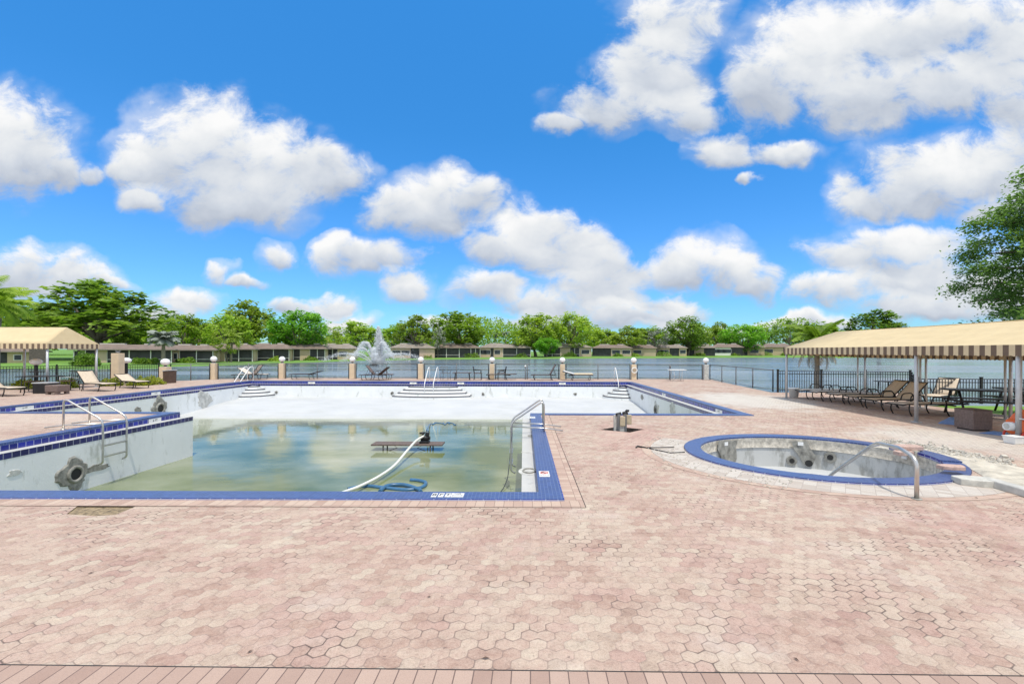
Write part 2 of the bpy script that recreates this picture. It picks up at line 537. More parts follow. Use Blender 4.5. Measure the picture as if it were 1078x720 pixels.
def pool_water_mat():
    m, t, b = new_mat('pool_water')
    P = t.wpos()
    n = t.noise(t.vm('MULTIPLY', P, (0.55, 0.8, 1)), 0.5, 5, 0.55)
    c = t.ramp(n, [(0.34, (0.085, 0.12, 0.03)), (0.50, (0.19, 0.22, 0.115)), (0.68, (0.32, 0.335, 0.25))])
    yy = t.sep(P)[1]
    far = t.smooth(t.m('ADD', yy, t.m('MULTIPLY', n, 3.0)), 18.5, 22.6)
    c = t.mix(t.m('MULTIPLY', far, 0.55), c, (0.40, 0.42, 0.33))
    t.link(c, b.inputs['Base Color'])
    b.inputs['Roughness'].default_value = 0.06
    b.inputs['IOR'].default_value = 1.33
    b.inputs['Specular Tint'].default_value = (0.95, 1.0, 0.84, 1)
    h = t.noise(t.vm('MULTIPLY', P, (0.8, 1.2, 1)), 1.6, 3, 0.5)
    t.link(t.bump(h, 0.16, 0.02), b.inputs['Normal'])
    return m


def canvas_mat():
    m, t, b = new_mat('cream_canvas')
    P = t.pos()
    c = t.ramp(t.noise(P, 3.0, 5), [(0.3, (0.73, 0.605, 0.385)), (0.7, (0.79, 0.665, 0.43))])
    t.link(c, b.inputs['Base Color'])
    b.inputs['Roughness'].default_value = 0.85
    b.inputs['Specular IOR Level'].default_value = 0.2
    t.link(t.bump(t.noise(P, 4.0, 4), 0.2, 0.03), b.inputs['Normal'])
    tr = t.n.new('ShaderNodeBsdfTranslucent')
    t.link(c, tr.inputs['Color'])
    mx = t.n.new('ShaderNodeMixShader')
    mx.inputs[0].default_value = 0.30
    t.link(b.outputs[0], mx.inputs[1]); t.link(tr.outputs[0], mx.inputs[2])
    t.link(mx.outputs[0], t.n['Material Output'].inputs['Surface'])
    return m


def stripe_mat():
    m, t, b = new_mat('striped_canvas')
    X, Y, Z = t.sep(t.wpos())
    q = t.m('FRACT', t.m('DIVIDE', t.m('ADD', X, Y), 0.25))
    k = t.m('GREATER_THAN', q, 0.5)
    c = t.mix(k, (0.66, 0.53, 0.34), (0.17, 0.12, 0.085))
    n = t.noise(t.pos(), 12, 4)
    c = t.mix(0.3, c, t.ramp(n, [(0.3, (0.8, 0.8, 0.8)), (0.7, (1.1, 1.1, 1.1))]), 'MULTIPLY')
    t.link(c, b.inputs['Base Color'])
    b.inputs['Roughness'].default_value = 0.9
    return m


M = {}
M['paver'] = paver_mat()
PK = ((0.36, 0.22, 0.20), (0.50, 0.33, 0.30), (0.60, 0.45, 0.40))
M['soldier'] = brick_mat('soldier_course_pavers', 0.106, 0.22, ((0.33, 0.225, 0.185), (0.40, 0.285, 0.235), (0.46, 0.34, 0.28)), (0.10, 0.07, 0.065), R(1.0))
M['border'] = brick_mat('border_pavers', 0.215, 0.112, ((0.39, 0.27, 0.22), (0.47, 0.345, 0.28), (0.53, 0.42, 0.335)), (0.22, 0.15, 0.13))
M['border_side'] = brick_mat('border_pavers_side', 0.112, 0.215, ((0.38, 0.265, 0.215), (0.46, 0.335, 0.27), (0.52, 0.41, 0.33)), (0.22, 0.15, 0.13))
M['apron'] = brick_mat('cement_washed_pavers', 0.16, 0.09, ((0.40, 0.345, 0.30), (0.49, 0.44, 0.39), (0.55, 0.515, 0.465)), (0.27, 0.22, 0.20), R(35), 0.6)
M['coping'] = tile_mat('blue_coping_tile', (0.048, 0.048, 0.06), 0.09, (0.038, 0.072, 0.215), (0.15, 0.195, 0.34), 0.34, (0.011, 0.013, 0.031), 0.16)
M['navy'] = tile_mat('navy_waterline_tile', 0.15, 0.06, (0.018, 0.026, 0.24), (0.45, 0.48, 0.60), 0.12, (0.03, 0.041, 0.143), 0.35)
M['navy_low'] = tile_mat('dark_navy_tile', 0.15, 0.06, (0.020, 0.022, 0.12), (0.40, 0.42, 0.50), 0.15, (0.03, 0.041, 0.273), 0.35)
M['plaster'] = plaster_mat('pool_wall_plaster', (0.80, 0.82, 0.82), (0.42, 0.44, 0.40), 0.7, 0.54)
M['ledge'] = plaster_mat('gutter_ledge_plaster', (0.52, 0.52, 0.50), (0.30, 0.32, 0.30), 0.7, 0.56)
M['floor'] = floor_mat()
M['spa_plaster'] = plaster_mat('spa_plaster', (0.55, 0.56, 0.55), (0.26, 0.26, 0.24), 0.75, 0.50)
M['scar'] = mat('bare_cement_scar', (0.26, 0.255, 0.23), 0.9, var=0.5, scale=9, bump=0.6, detail=8)
M['scar_light'] = mat('patched_cement', (0.50, 0.50, 0.47), 0.9, var=0.3, scale=7, bump=0.5, detail=8)
M['hole'] = mat('dark_opening', (0.02, 0.02, 0.02), 0.8)
M['steel'] = mat('stainless_steel', (0.58, 0.565, 0.54), 0.30, 0.9, 0.10, 10)
M['white_rail'] = mat('white_rail_paint', (0.78, 0.78, 0.77), 0.4, var=0.05)
M['galv'] = mat('galvanised_post', (0.52, 0.53, 0.54), 0.5, 0.5, 0.1, 8)
M['black'] = mat('black_metal', (0.018, 0.018, 0.02), 0.45, 0.2, 0.2, 8)
M['rail_grey'] = mat('weathered_grey_rail', (0.16, 0.165, 0.17), 0.6, 0.3, 0.2, 5)
M['cream'] = mat('cream_stucco', (0.66, 0.53, 0.37), 0.85, var=0.08, scale=4, bump=0.3, bscale=60)
M['cream_house'] = mat('cream_house_stucco', (0.52, 0.41, 0.27), 0.85, var=0.07, scale=2)
M['cream_pale'] = mat('pale_stucco', (0.48, 0.385, 0.275), 0.85, var=0.07, scale=2, bump=0.2, bscale=40)
M['cream_pink'] = mat('pinkish_stucco', (0.54, 0.40, 0.31), 0.85, var=0.07, scale=2)
M['white_paint'] = mat('white_paint', (0.76, 0.75, 0.72), 0.5, var=0.06)
M['canvas'] = canvas_mat()
M['stripe'] = stripe_mat()
M['sling'] = mat('tan_sling', (0.58, 0.48, 0.365), 0.85, var=0.12, scale=18, bump=0.2, bscale=160)
M['sling_pale'] = mat('pale_sling', (0.60, 0.54, 0.47), 0.85, var=0.10, scale=14, bump=0.2, bscale=160)
M['cushion'] = mat('cream_cushion', (0.68, 0.58, 0.42), 0.9, var=0.08, scale=8)
M['brown'] = mat('brown_wicker', (0.16, 0.115, 0.10), 0.7, var=0.25, scale=20, bump=0.5, bscale=90)
M['bin_brown'] = mat('dark_brown_bin', (0.085, 0.05, 0.035), 0.6, var=0.3, scale=9)
M['globe'] = mat('opal_globe', (0.86, 0.86, 0.85), 0.25, var=0.02)
M['roof'] = mat('weathered_brown_roof', (0.185, 0.14, 0.115), 0.9, var=0.25, scale=1.2, detail=8)
M['roof_grey'] = mat('greyish_brown_roof', (0.24, 0.205, 0.175), 0.9, var=0.2, scale=1.0, detail=8)
M['roof_white'] = mat('white_flat_roof', (0.50, 0.475, 0.43), 0.8, var=0.1, scale=1.0)
M['screen'] = mat('dark_porch_screen', (0.035, 0.036, 0.04), 0.5, var=0.5, scale=0.9)
M['glass'] = mat('dark_window_glass', (0.03, 0.04, 0.05), 0.12, var=0.4, scale=1.5)
M['timber'] = mat('dark_timber_fence', (0.10, 0.08, 0.075), 0.8, var=0.3, scale=5)
M['lawn'] = mat('lawn_grass', (0.155, 0.30, 0.035), 0.9, scale=0.35, col2=(0.09, 0.205, 0.028), detail=8, bump=0.8, bscale=5)
M['bed'] = mat('lake_bed', (0.05, 0.05, 0.04), 0.9)
M['lake'] = lake_mat()
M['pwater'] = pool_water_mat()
M['bark'] = mat('grey_bark', (0.17, 0.145, 0.12), 0.9, var=0.35, scale=3, bump=0.8, bscale=12)
M['palmbark'] = mat('palm_bark', (0.24, 0.205, 0.165), 0.9, var=0.3, scale=8, bump=0.8, bscale=22)
M['leaf_deep'] = leaf_mat('deep_green_leaves', (0.072, 0.139, 0.023), (0.154, 0.271, 0.037), (0.310, 0.423, 0.074))
M['leaf_mid'] = leaf_mat('mid_green_leaves', (0.123, 0.212, 0.026), (0.248, 0.381, 0.042), (0.433, 0.542, 0.084))
M['leaf_lime'] = leaf_mat('lime_green_leaves', (0.156, 0.268, 0.025), (0.282, 0.447, 0.043), (0.432, 0.528, 0.093))
M['leaf_olive'] = leaf_mat('olive_green_leaves', (0.144, 0.212, 0.031), (0.260, 0.363, 0.054), (0.427, 0.508, 0.110))
M['leaf_bright'] = leaf_mat('bright_green_leaves', (0.093, 0.237, 0.026), (0.184, 0.423, 0.042), (0.351, 0.600, 0.084))
M['leaf_grey'] = leaf_mat('silvery_leaves', (0.17, 0.20, 0.17), (0.27, 0.30, 0.26), (0.40, 0.42, 0.37), 0.1)
M['leaf_yellow'] = leaf_mat('yellow_green_leaves', (0.17, 0.20, 0.02), (0.28, 0.32, 0.035), (0.38, 0.40, 0.07))
M['frond_dry'] = mat('dry_frond', (0.30, 0.22, 0.13), 0.9, var=0.3, scale=5)
M['sand'] = mat('sandy_rubble', (0.52, 0.475, 0.395), 0.95, var=0.28, scale=5, bump=0.9, bscale=45, detail=9)
M['rubble'] = mat('grey_rubble', (0.46, 0.43, 0.375), 0.95, var=0.35, scale=16, bump=0.8, bscale=40)
M['soil'] = mat('bare_gravelly_soil', (0.25, 0.19, 0.115), 0.95, var=0.6, scale=22, bump=1.0, bscale=60, detail=9)
M['pinkstone'] = mat('broken_pink_paver', (0.48, 0.34, 0.29), 0.9, var=0.25, scale=18, bump=0.5)
M['limestone'] = mat('white_cement_block', (0.50, 0.485, 0.44), 0.9, var=0.2, scale=10, bump=0.5)
M['tablewood'] = mat('brown_plank', (0.13, 0.095, 0.08), 0.7, var=0.3, scale=14)
M['hose_white'] = mat('white_hose', (0.74, 0.74, 0.68), 0.45, var=0.06)
M['hose_blue'] = mat('blue_hose', (0.04, 0.13, 0.25), 0.35, var=0.2)
M['tarp'] = mat('blue_tarp', (0.13, 0.25, 0.52), 0.5, var=0.25, scale=12)
M['orange'] = mat('orange_paint', (0.72, 0.14, 0.035), 0.45, var=0.14, scale=10)
M['red'] = mat('red_paint', (0.55, 0.05, 0.03), 0.5, var=0.15)
M['white_plastic'] = mat('white_plastic', (0.74, 0.75, 0.75), 0.4, var=0.06)
M['tanbox'] = mat('tan_box_metal', (0.43, 0.365, 0.25), 0.6, var=0.2, scale=12)
M['concrete'] = mat('concrete', (0.46, 0.45, 0.42), 0.9, var=0.2, scale=8, bump=0.4)
M['ink'] = mat('black_ink', (0.015, 0.015, 0.015), 0.4)
M['whitetile'] = mat('white_marker_tile', (0.74, 0.74, 0.72), 0.25, var=0.08, scale=30)
M['spray'] = None


def spray_mat():
    m, t, b = new_mat('water_spray')
    b.inputs['Base Color'].default_value = (0.92, 0.94, 0.96, 1)
    b.inputs['Roughness'].default_value = 0.5
    b.inputs['Subsurface Weight'].default_value = 0.0
    tr = t.n.new('ShaderNodeBsdfTranslucent')
    tr.inputs['Color'].default_value = (0.92, 0.94, 0.96, 1)
    mx = t.n.new('ShaderNodeMixShader')
    mx.inputs[0].default_value = 0.5
    t.link(b.outputs[0], mx.inputs[1]); t.link(tr.outputs[0], mx.inputs[2])
    t.link(mx.outputs[0], t.n['Material Output'].inputs['Surface'])
    return m


M['spray'] = spray_mat()


# ------------------------------------------------------------------ mesh helpers
class MB:
    def __init__(self):
        self.v, self.f, self.s = [], [], []

    def add(self, vs, fs, smooth=False):
        o = len(self.v)
        self.v += [tuple(p) for p in vs]
        self.f += [tuple(i + o for i in f) for f in fs]
        self.s += [smooth] * len(fs)
        return self

    def box(self, c, size, rz=0.0, rot=None, top=1.0):
        """box by centre and size; top scales the upper face"""
        hx, hy, hz = size[0] / 2, size[1] / 2, size[2] / 2
        P = [(-hx, -hy, -hz), (hx, -hy, -hz), (hx, hy, -hz), (-hx, hy, -hz),
             (-hx * top, -hy * top, hz), (hx * top, -hy * top, hz), (hx * top, hy * top, hz), (-hx * top, hy * top, hz)]
        Q = rot if rot is not None else Matrix.Rotation(rz, 3, 'Z')
        c = Vector(c)
        P = [c + Q @ Vector(p) for p in P]
        return self.add(P, [(0, 3, 2, 1), (4, 5, 6, 7), (0, 1, 5, 4), (1, 2, 6, 5), (2, 3, 7, 6), (3, 0, 4, 7)])

    def cyl(self, a, b, r, r2=None, n=12, caps=True):
        a, b = Vector(a), Vector(b)
        r2 = r if r2 is None else r2
        z = (b - a).normalized()
        x = z.orthogonal().normalized()
        y = z.cross(x)
        P = []
        for (c, rr) in ((a, r), (b, r2)):
            for k in range(n):
                an = 2 * PI * k / n
                P.append(c + x * (rr * math.cos(an)) + y * (rr * math.sin(an)))
        self.add(P, [(k, (k + 1) % n, n + (k + 1) % n, n + k) for k in range(n)], True)
        if caps:
            o = len(self.v) - 2 * n
            self.f += [tuple(o + k for k in reversed(range(n))), tuple(o + n + k for k in range(n))]
            self.s += [False, False]
        return self

    def tube(self, pts, r, n=8, closed=False, radii=None):
        pts = [Vector(p) for p in pts]
        m = len(pts)
        P = []
        prev = None
        for i, p in enumerate(pts):
            if closed:
                d = pts[(i + 1) % m] - pts[i - 1]
            else:
                d = pts[min(i + 1, m - 1)] - pts[max(i - 1, 0)]
            d = d.normalized()
            if prev is None:
                x = d.orthogonal().normalized()
            else:
                x = (prev - d * prev.dot(d))
                x = x.normalized() if x.length > 1e-6 else d.orthogonal().normalized()
            prev = x
            y = d.cross(x)
            rr = radii[i] if radii else r
            for k in range(n):
                an = 2 * PI * k / n
                P.append(p + x * (rr * math.cos(an)) + y * (rr * math.sin(an)))
        fs = []
        for i in range(m if closed else m - 1):
            j = (i + 1) % m
            for k in range(n):
                fs.append((i * n + k, i * n + (k + 1) % n, j * n + (k + 1) % n, j * n + k))
        self.add(P, fs, True)
        if not closed:
            o = len(self.v) - m * n
            self.f += [tuple(o + k for k in reversed(range(n))), tuple(o + (m - 1) * n + k for k in range(n))]
            self.s += [False, False]
        return self

    def lathe(self, prof, c=(0, 0, 0), n=20, sx=1.0, sy=1.0):
        P = []
        for (r, z) in prof:
            for k in range(n):
                an = 2 * PI * k / n
                P.append((c[0] + sx * r * math.cos(an), c[1] + sy * r * math.sin(an), c[2] + z))
        fs = [(i * n + k, i * n + (k + 1) % n, (i + 1) * n + (k + 1) % n, (i + 1) * n + k) for i in range(len(prof) - 1) for k in range(n)]
        return self.add(P, fs, True)

    def sphere(self, c, r, sz=1.0, n=20, m=12):
        prof = [(max(1e-4, r * math.sin(PI * i / m)), -r * sz * math.cos(PI * i / m)) for i in range(m + 1)]
        return self.lathe(prof, c, n)

    def sheet(self, loop, z=0.0, holes=()):
        loops = [[Vector((p[0], p[1], p[2] if len(p) > 2 else z)) for p in lp] for lp in (loop, *holes)]
        flat = [v for lp in loops for v in lp]
        tris = tessellate_polygon(loops)
        fs = []
        for t in tris:
            a, b, c = (flat[i] for i in t)
            fs.append(tuple(t) if (b - a).cross(c - a).z > 0 else tuple(reversed(t)))
        return self.add(flat, fs)

    def prism(self, loop, z0, z1):
        n = len(loop)
        area = sum(loop[i][0] * loop[(i + 1) % n][1] - loop[(i + 1) % n][0] * loop[i][1] for i in range(n))
        lp = list(loop) if area > 0 else list(reversed(loop))
        P = [(p[0], p[1], z0) for p in lp] + [(p[0], p[1], z1) for p in lp]
        fs = [(i, (i + 1) % n, n + (i + 1) % n, n + i) for i in range(n)]
        self.add(P, fs)
        o = len(self.v) - 2 * n
        tr = tessellate_polygon([[Vector((p[0], p[1], 0)) for p in lp]])
        for t in tr:
            a, b, c = (Vector((*lp[i], 0)) for i in t)
            u = tuple(t) if (b - a).cross(c - a).z > 0 else tuple(reversed(t))
            self.f.append(tuple(o + n + i for i in u)); self.s.append(False)
            self.f.append(tuple(o + i for i in reversed(u))); self.s.append(False)
        return self

    def build(self, name, material, parent=None, loc=None, rz=0.0, bevel=0.0):
        me = bpy.data.meshes.new(name)
        me.from_pydata(self.v, [], self.f)
        me.materials.append(material)
        me.polygons.foreach_set('use_smooth', self.s)
        me.update()
        ob = bpy.data.objects.new(name, me)
        COL.objects.link(ob)
        if parent is not None:
            ob.parent = parent
        if loc is not None:
            ob.location = loc
            ob.rotation_euler.z = rz
        if bevel:
            bv = ob.modifiers.new('bevel', 'BEVEL')
            bv.width = bevel
            bv.segments = 2
            bv.limit_method = 'ANGLE'
        return ob


def thing(name, label, cat, loc=(0, 0, 0), rz=0.0, group=None):
    o = bpy.data.objects.new(name, None)
    o.empty_display_size = 0.2
    COL.objects.link(o)
    o.location = loc
    o.rotation_euler.z = rz
    o['label'] = label
    o['category'] = cat
    if group:
        o['group'] = group
    return o


def tag(o, label, cat, group=None):
    o['label'] = label
    o['category'] = cat
    if group:
        o['group'] = group
    return o


def kind(o, k, label=None):
    o['kind'] = k
    if label:
        o['label'] = label
    return o


def arc(c, r, a0, a1, n, z=None):
    out = []
    for k in range(n + 1):
        a = a0 + (a1 - a0) * k / n
        p = (c[0] + r[0] * math.cos(a), c[1] + r[1] * math.sin(a))
        out.append(p if z is None else (*p, z))
    return out


def rounded(pts, rad, n=5):
    """polyline with its inner corners rounded"""
    pts = [Vector(p) for p in pts]
    out = [pts[0]]
    for i in range(1, len(pts) - 1):
        a, b, c = pts[i - 1], pts[i], pts[i + 1]
        r = min(rad, (a - b).length * 0.45, (c - b).length * 0.45)
        p0 = b + (a - b).normalized() * r
        p1 = b + (c - b).normalized() * r
        for k in range(n + 1):
            t = k / n
            out.append(p0.lerp(b, t).lerp(b.lerp(p1, t), t))
    out.append(pts[-1])
    return out


def text_mesh(name, body, size, material, parent, loc, rot, extrude=0.0015):
    cu = bpy.data.curves.new(name, 'FONT')
    cu.body = body
    cu.size = size
    cu.align_x = 'CENTER'
    cu.align_y = 'CENTER'
    cu.extrude = extrude
    ob = bpy.data.objects.new(name + '_tmp', cu)
    COL.objects.link(ob)
    bpy.context.view_layer.update()
    me = bpy.data.meshes.new_from_object(ob.evaluated_get(bpy.context.evaluated_depsgraph_get()))
    bpy.data.objects.remove(ob)
    me.materials.clear()
    me.materials.append(material)
    o = bpy.data.objects.new(name, me)
    COL.objects.link(o)
    o.parent = parent
    o.location = loc
    o.rotation_euler = rot
    return o


# ================================================================== SETTING
# pool plan (metres): upper faces of the coping
XL, XR, YN, YF = -16.31, 6.29, 13.42, 27.6          # wide shallow part
DL, DR, DN = -10.0, 0.20, 5.86                      # deep part
CW, GW_ = 0.29, 0.22                                # coping width, gutter width


def pool_loop(o, near=None):
    """T-shaped outline moved outward by o (negative: inward)"""
    nr = o if near is None else near
    return [(DL - o, DN - nr), (DR + o, DN - nr), (DR + o, YN - o), (XR + o, YN - o), (XR + o, YF + o),
            (XL - o, YF + o), (XL - o, YN - o), (DL - o, YN - o)]


SC, SRX, SRY = (5.1, 8.15), 2.15, 1.90              # spa centre and outer radii
spa_out = arc(SC, (SRX, SRY), 0, 2 * PI, 72)[:-1]
pit_c = at(655, 452)
pit = [(pit_c[0] + 0.52 * math.cos(a), pit_c[1] + 0.40 * math.sin(a)) for a in (R(-80), R(5), R(95), R(185))]
soil_loop = [at(70, 541), at(84, 530.5), at(118, 528.6), at(150, 529), at(138, 535), at(122, 541.5), at(100, 543)]
deck_loop = [(-34, -5), (36, -5), (36, 12.6), (14.2, 12.9), (13.9, 16.2), (17.6, 20.9), (11.25, 20.9), (12.6, 31.2), (-16, 31.2),
             (-19.6, 29.6), (-21.2, 27.0), (-27.0, 21.6), (-34, 19.0)]
seamL, seamR = at(0, 700.5), at(1078, 712.5)
kind(MB().sheet(deck_loop, 0.0, (pool_loop(CW), spa_out, pit, soil_loop)).build('deck', M['paver']), 'structure', 'pink interlocking paver deck around the pool')
sdir = Vector((seamR[0] - seamL[0], seamR[1] - seamL[1])).normalized()
sn = Vector((-sdir.y, sdir.x))
c0 = Vector(((seamL[0] + seamR[0]) / 2, (seamL[1] + seamR[1]) / 2))
sol = MB().sheet([tuple(c0 - sdir * 14 - sn * 0.215), tuple(c0 + sdir * 14 - sn * 0.215), tuple(c0 + sdir * 14), tuple(c0 - sdir * 14)], 0.004)
o = sol.build('border_course', M['soldier']); kind(o, 'structure', 'row of upright border pavers in front')
# the seam joint itself: a dark groove strip
kind(MB().sheet([tuple(c0 - sdir * 14), tuple(c0 + sdir * 14), tuple(c0 + sdir * 14 + sn * 0.007), tuple(c0 - sdir * 14 + sn * 0.007)], 0.006).build('paving_joint', M['hole']), 'structure')
o = MB().sheet([(DL - 12, DN - CW - 0.235), (DR + CW + 0.235, DN - CW - 0.235), (DR + CW + 0.235, DN - CW), (DL - 12, DN - CW)], 0.004, (
    ) ).build('coping_border', M['border_side']); kind(o, 'structure', 'rectangular pavers along the near coping')
o = MB().sheet([(DR + CW, DN - CW + 0.001), (DR + CW + 0.235, DN - CW + 0.001), (DR + CW + 0.235, YN - CW), (DR + CW, YN - CW)], 0.004).build('coping_border_side', M['border']); kind(o, 'structure')
jl = MB()
jx, jy = DR + CW + 0.237, DN - CW - 0.237
jl.sheet([(jx, jy), (jx + 0.007, jy), (jx + 0.007, YN - CW), (jx, YN - CW)], 0.006)
kind(jl.build('paving_joint', M['hole']), 'structure')
jl = MB()
jl.sheet([(DL - 12, jy - 0.006), (jx, jy - 0.006), (jx, jy), (DL - 12, jy)], 0.006)
kind(jl.build('paving_joint', M['bin_brown']), 'structure')
# ring of washed pavers round the spa
ap_out = arc(SC, (SRX + 0.62, SRY + 0.5), R(140), R(305), 50)
ap_in = arc(SC, (SRX + 0.01, SRY + 0.01), R(140), R(305), 50)
kind(MB().sheet(ap_out + ap_in[::-1], 0.004).build('spa_apron', M['apron']), 'structure', 'cement washed pavers round the spa')
rp_out = arc(SC, (SRX + 0.78, SRY + 0.63), R(150), R(300), 50)
rp_in = arc(SC, (SRX + 0.625, SRY + 0.505), R(150), R(300), 50)
kind(MB().sheet(rp_out + rp_in[::-1], 0.004).build('spa_border', M['border']), 'structure')

# soil and sand
sl = [(p[0], p[1]) for p in soil_loop]
mb = MB().sheet(sl, -0.012)
for i in range(len(sl)):
    a, b = sl[i], sl[(i + 1) % len(sl)]
    mb.add([(*a, 0), (*b, 0), (*b, -0.012), (*a, -0.012)], [(0, 1, 2, 3)])
kind(mb.build('bare_soil', M['soil']), 'structure', 'bare gravelly soil where pavers are missing')
# uneven sand bed right of the spa, one bumpy sheet
sand = [at(938, 468), at(975, 472), at(1020, 479), at(1078, 493), at(1160, 512), at(1160, 540), at(1078, 519), at(1046, 508), at(1022, 494), at(985, 480)]
ctr = (sum(p[0] for p in sand) / len(sand), sum(p[1] for p in sand) / len(sand))
vs_, fs_ = [], []
rings = 7
for i in range(rings + 1):
    t_ = i / rings
    for (x, y) in [sand[k // 6] if k % 6 == 0 else tuple(Vector(sand[k // 6]).lerp(Vector(sand[(k // 6 + 1) % len(sand)]), (k % 6) / 6)) for k in range(6 * len(sand))]:
        qx, qy = ctr[0] + (x - ctr[0]) * t_, ctr[1] + (y - ctr[1]) * t_
        h = 0.006 + (1 - t_ ** 3) * (0.03 + 0.05 * abs(mnoise.noise((qx * 3, qy * 3, 1.0))))
        vs_.append((qx, qy, h))
n_ = 6 * len(sand)
for i in range(rings):
    for k in range(n_):
        fs_.append((i * n_ + k, i * n_ + (k + 1) % n_, (i + 1) * n_ + (k + 1) % n_, (i + 1) * n_ + k))
fs_ = [tuple(reversed(f)) for f in fs_]
kind(MB().add(vs_, fs_, True).build('sand_bed', M['sand']), 'structure', 'sandy rubble ground beside the broken spa edge')

# ground, lake and far lawn
kind(MB().sheet([(-4000, -4000), (4000, -4000), (4000, 5000), (-4000, 5000)], -3.2).build('ground', M['bed']), 'structure')
kind(MB().sheet([(-700, 18.0), (-34.2, 18.0), (-27.1, 21.9), (-21.3, 27.2), (-19.7, 29.8), (-16, 31.4), (12.7, 31.4), (11.4, 21.1), (17.9, 21.1), (14.2, 16.4), (14.4, 13.0), (700, 13.0), (700, 330), (-700, 330)], -0.20).build('lake', M['lake']), 'structure', 'calm grey blue lake')
shore = [at(px, py, -0.2) for px, py in [(-900, 394), (-300, 391), (0, 388.8), (100, 388.5), (165, 388), (183, 386.2), (235, 384.6), (300, 382.6), (340, 381.2), (372, 379.9), (440, 378.6), (500, 378.2), (560, 377.9), (620, 377.4), (680, 377.1), (740, 376.7), (800, 376.4), (950, 376.6), (1300, 377.5), (2200, 380)]]
HL = [(-900, 386, 60), (-300, 384, 60), (0, 382.6, 62), (60, 382.2, 63), (100, 382.0, 64), (130, 381.8, 66), (200, 381.6, 72), (300, 379.8, 95), (340, 379.0, 105), (372, 378.0, 120), (440, 376.9, 145), (500, 376.3, 155), (560, 375.8, 160), (620, 375.2, 170), (680, 374.8, 185), (740, 374.4, 205), (800, 374.1, 225), (950, 374.3, 230), (1300, 375, 220), (2200, 377, 200)]


def house_line(px):
    for a, b in zip(HL, HL[1:]):
        if a[0] <= px <= b[0]:
            t = (px - a[0]) / (b[0] - a[0])
            py, Y = a[1] + t * (b[1] - a[1]), a[2] + t * (b[2] - a[2])
            return up(px, py, Y)
    return up(px, HL[-1][1], HL[-1][2])


row0 = [(x, y, -0.55) for x, y in shore]
row1 = [(x * 1.004, y * 1.004, -0.17) for x, y in shore]
row2 = [house_line(p[0]) for p in HL]
row3 = [(x * 1.25, y * 1.25, z + 0.3) for x, y, z in row2]
row4 = [(x * 9, y * 9, 3.0) for x, y, z in row2]
rows = [row0, row1, row2, row3, row4]
n_ = len(row0)
mb = MB()
mb.add([p for r_ in rows for p in r_], [(i * n_ + k, i * n_ + k + 1, (i + 1) * n_ + k + 1, (i + 1) * n_ + k) for i in range(4) for k in range(n_ - 1)], False)
kind(mb.build('lawn', M['lawn']), 'structure', 'bright green lawn along the far lake shore')
# grass bank behind the right fence
kind(MB().sheet([(13.85, 16.15, -0.02), (14.15, 12.95, -0.02), (60, 12.7, -0.02), (60, 17.0, -0.35), (15.2, 18.6, -0.30)]).build('grass_bank', M['lawn']), 'structure', 'strip of grass beside the picnic tables')


# ================================================================== POOL
pool = thing('swimming_pool', 'large T shaped half drained pool with blue tiled coping', 'swimming pool', (0, 0, 0))


def ring_prism(mb, outer, inner, z0, z1):
    n = len(outer)
    P = [(*p, z0) for p in outer] + [(*p, z1) for p in outer] + [(*p, z0) for p in inner] + [(*p, z1) for p in inner]
    for i in range(n):
        j = (i + 1) % n
        mb.add([P[i], P[j], P[n + j], P[n + i]], [(0, 1, 2, 3)])
        mb.add([P[2 * n + j], P[2 * n + i], P[3 * n + i], P[3 * n + j]], [(0, 1, 2, 3)])
        mb.add([P[n + i], P[n + j], P[3 * n + j], P[3 * n + i]], [(0, 1, 2, 3)])
        mb.add([P[j], P[i], P[2 * n + i], P[2 * n + j]], [(0, 1, 2, 3)])
    return mb


def wall_ring(mb, loop, z0, z1):
    n = len(loop)
    for i in range(n):
        a, b = loop[i], loop[(i + 1) % n]
        mb.add([(*b, z0), (*a, z0), (*a, z1), (*b, z1)], [(0, 1, 2, 3)])
    return mb


ZC = 0.022
ring_prism(MB(), pool_loop(CW), pool_loop(0.0), -0.03, ZC).build('coping', M['coping'], pool, bevel=0.006)
# dark edge tiles on the outside of the near coping
mb = MB()
mb.box(((DL + DR) / 2 - 0.0, DN - CW - 0.006, 0.009), (DR - DL + 2 * CW + 0.012, 0.012, 0.022))
mb.box((DR + CW + 0.006, (DN + YN) / 2 - CW, 0.009), (0.012, YN - DN, 0.022))
mb.build('edge_tiles', M['navy'], pool)
wall_ring(MB(), pool_loop(-0.003), -0.135, -0.031).build('waterline_tiles', M['navy'], pool)
mb = MB()
ring_prism(mb, pool_loop(0.10), pool_loop(-GW_), -0.16, -0.136)
mb.build('gutter_ledge', M['ledge'], pool)
wall_ring(MB(), pool_loop(-GW_ - 0.004), -0.255, -0.14).build('lower_tiles', M['navy_low'], pool)
low = pool_loop(-GW_)
wall_ring(MB(), low, -2.7, -0.15).build('basin_wall', M['plaster'], pool)


def floor_z(y):
    pts = [(0, -2.45), (12, -2.45), (15, -2.3), (20.7, -1.60), (21.25, -1.24), (25.0, -0.93), (30, -0.88)]
    for a, b in zip(pts, pts[1:]):
        if a[0] <= y <= b[0]:
            return a[1] + (b[1] - a[1]) * (y - a[0]) / (b[0] - a[0])
    return -0.9


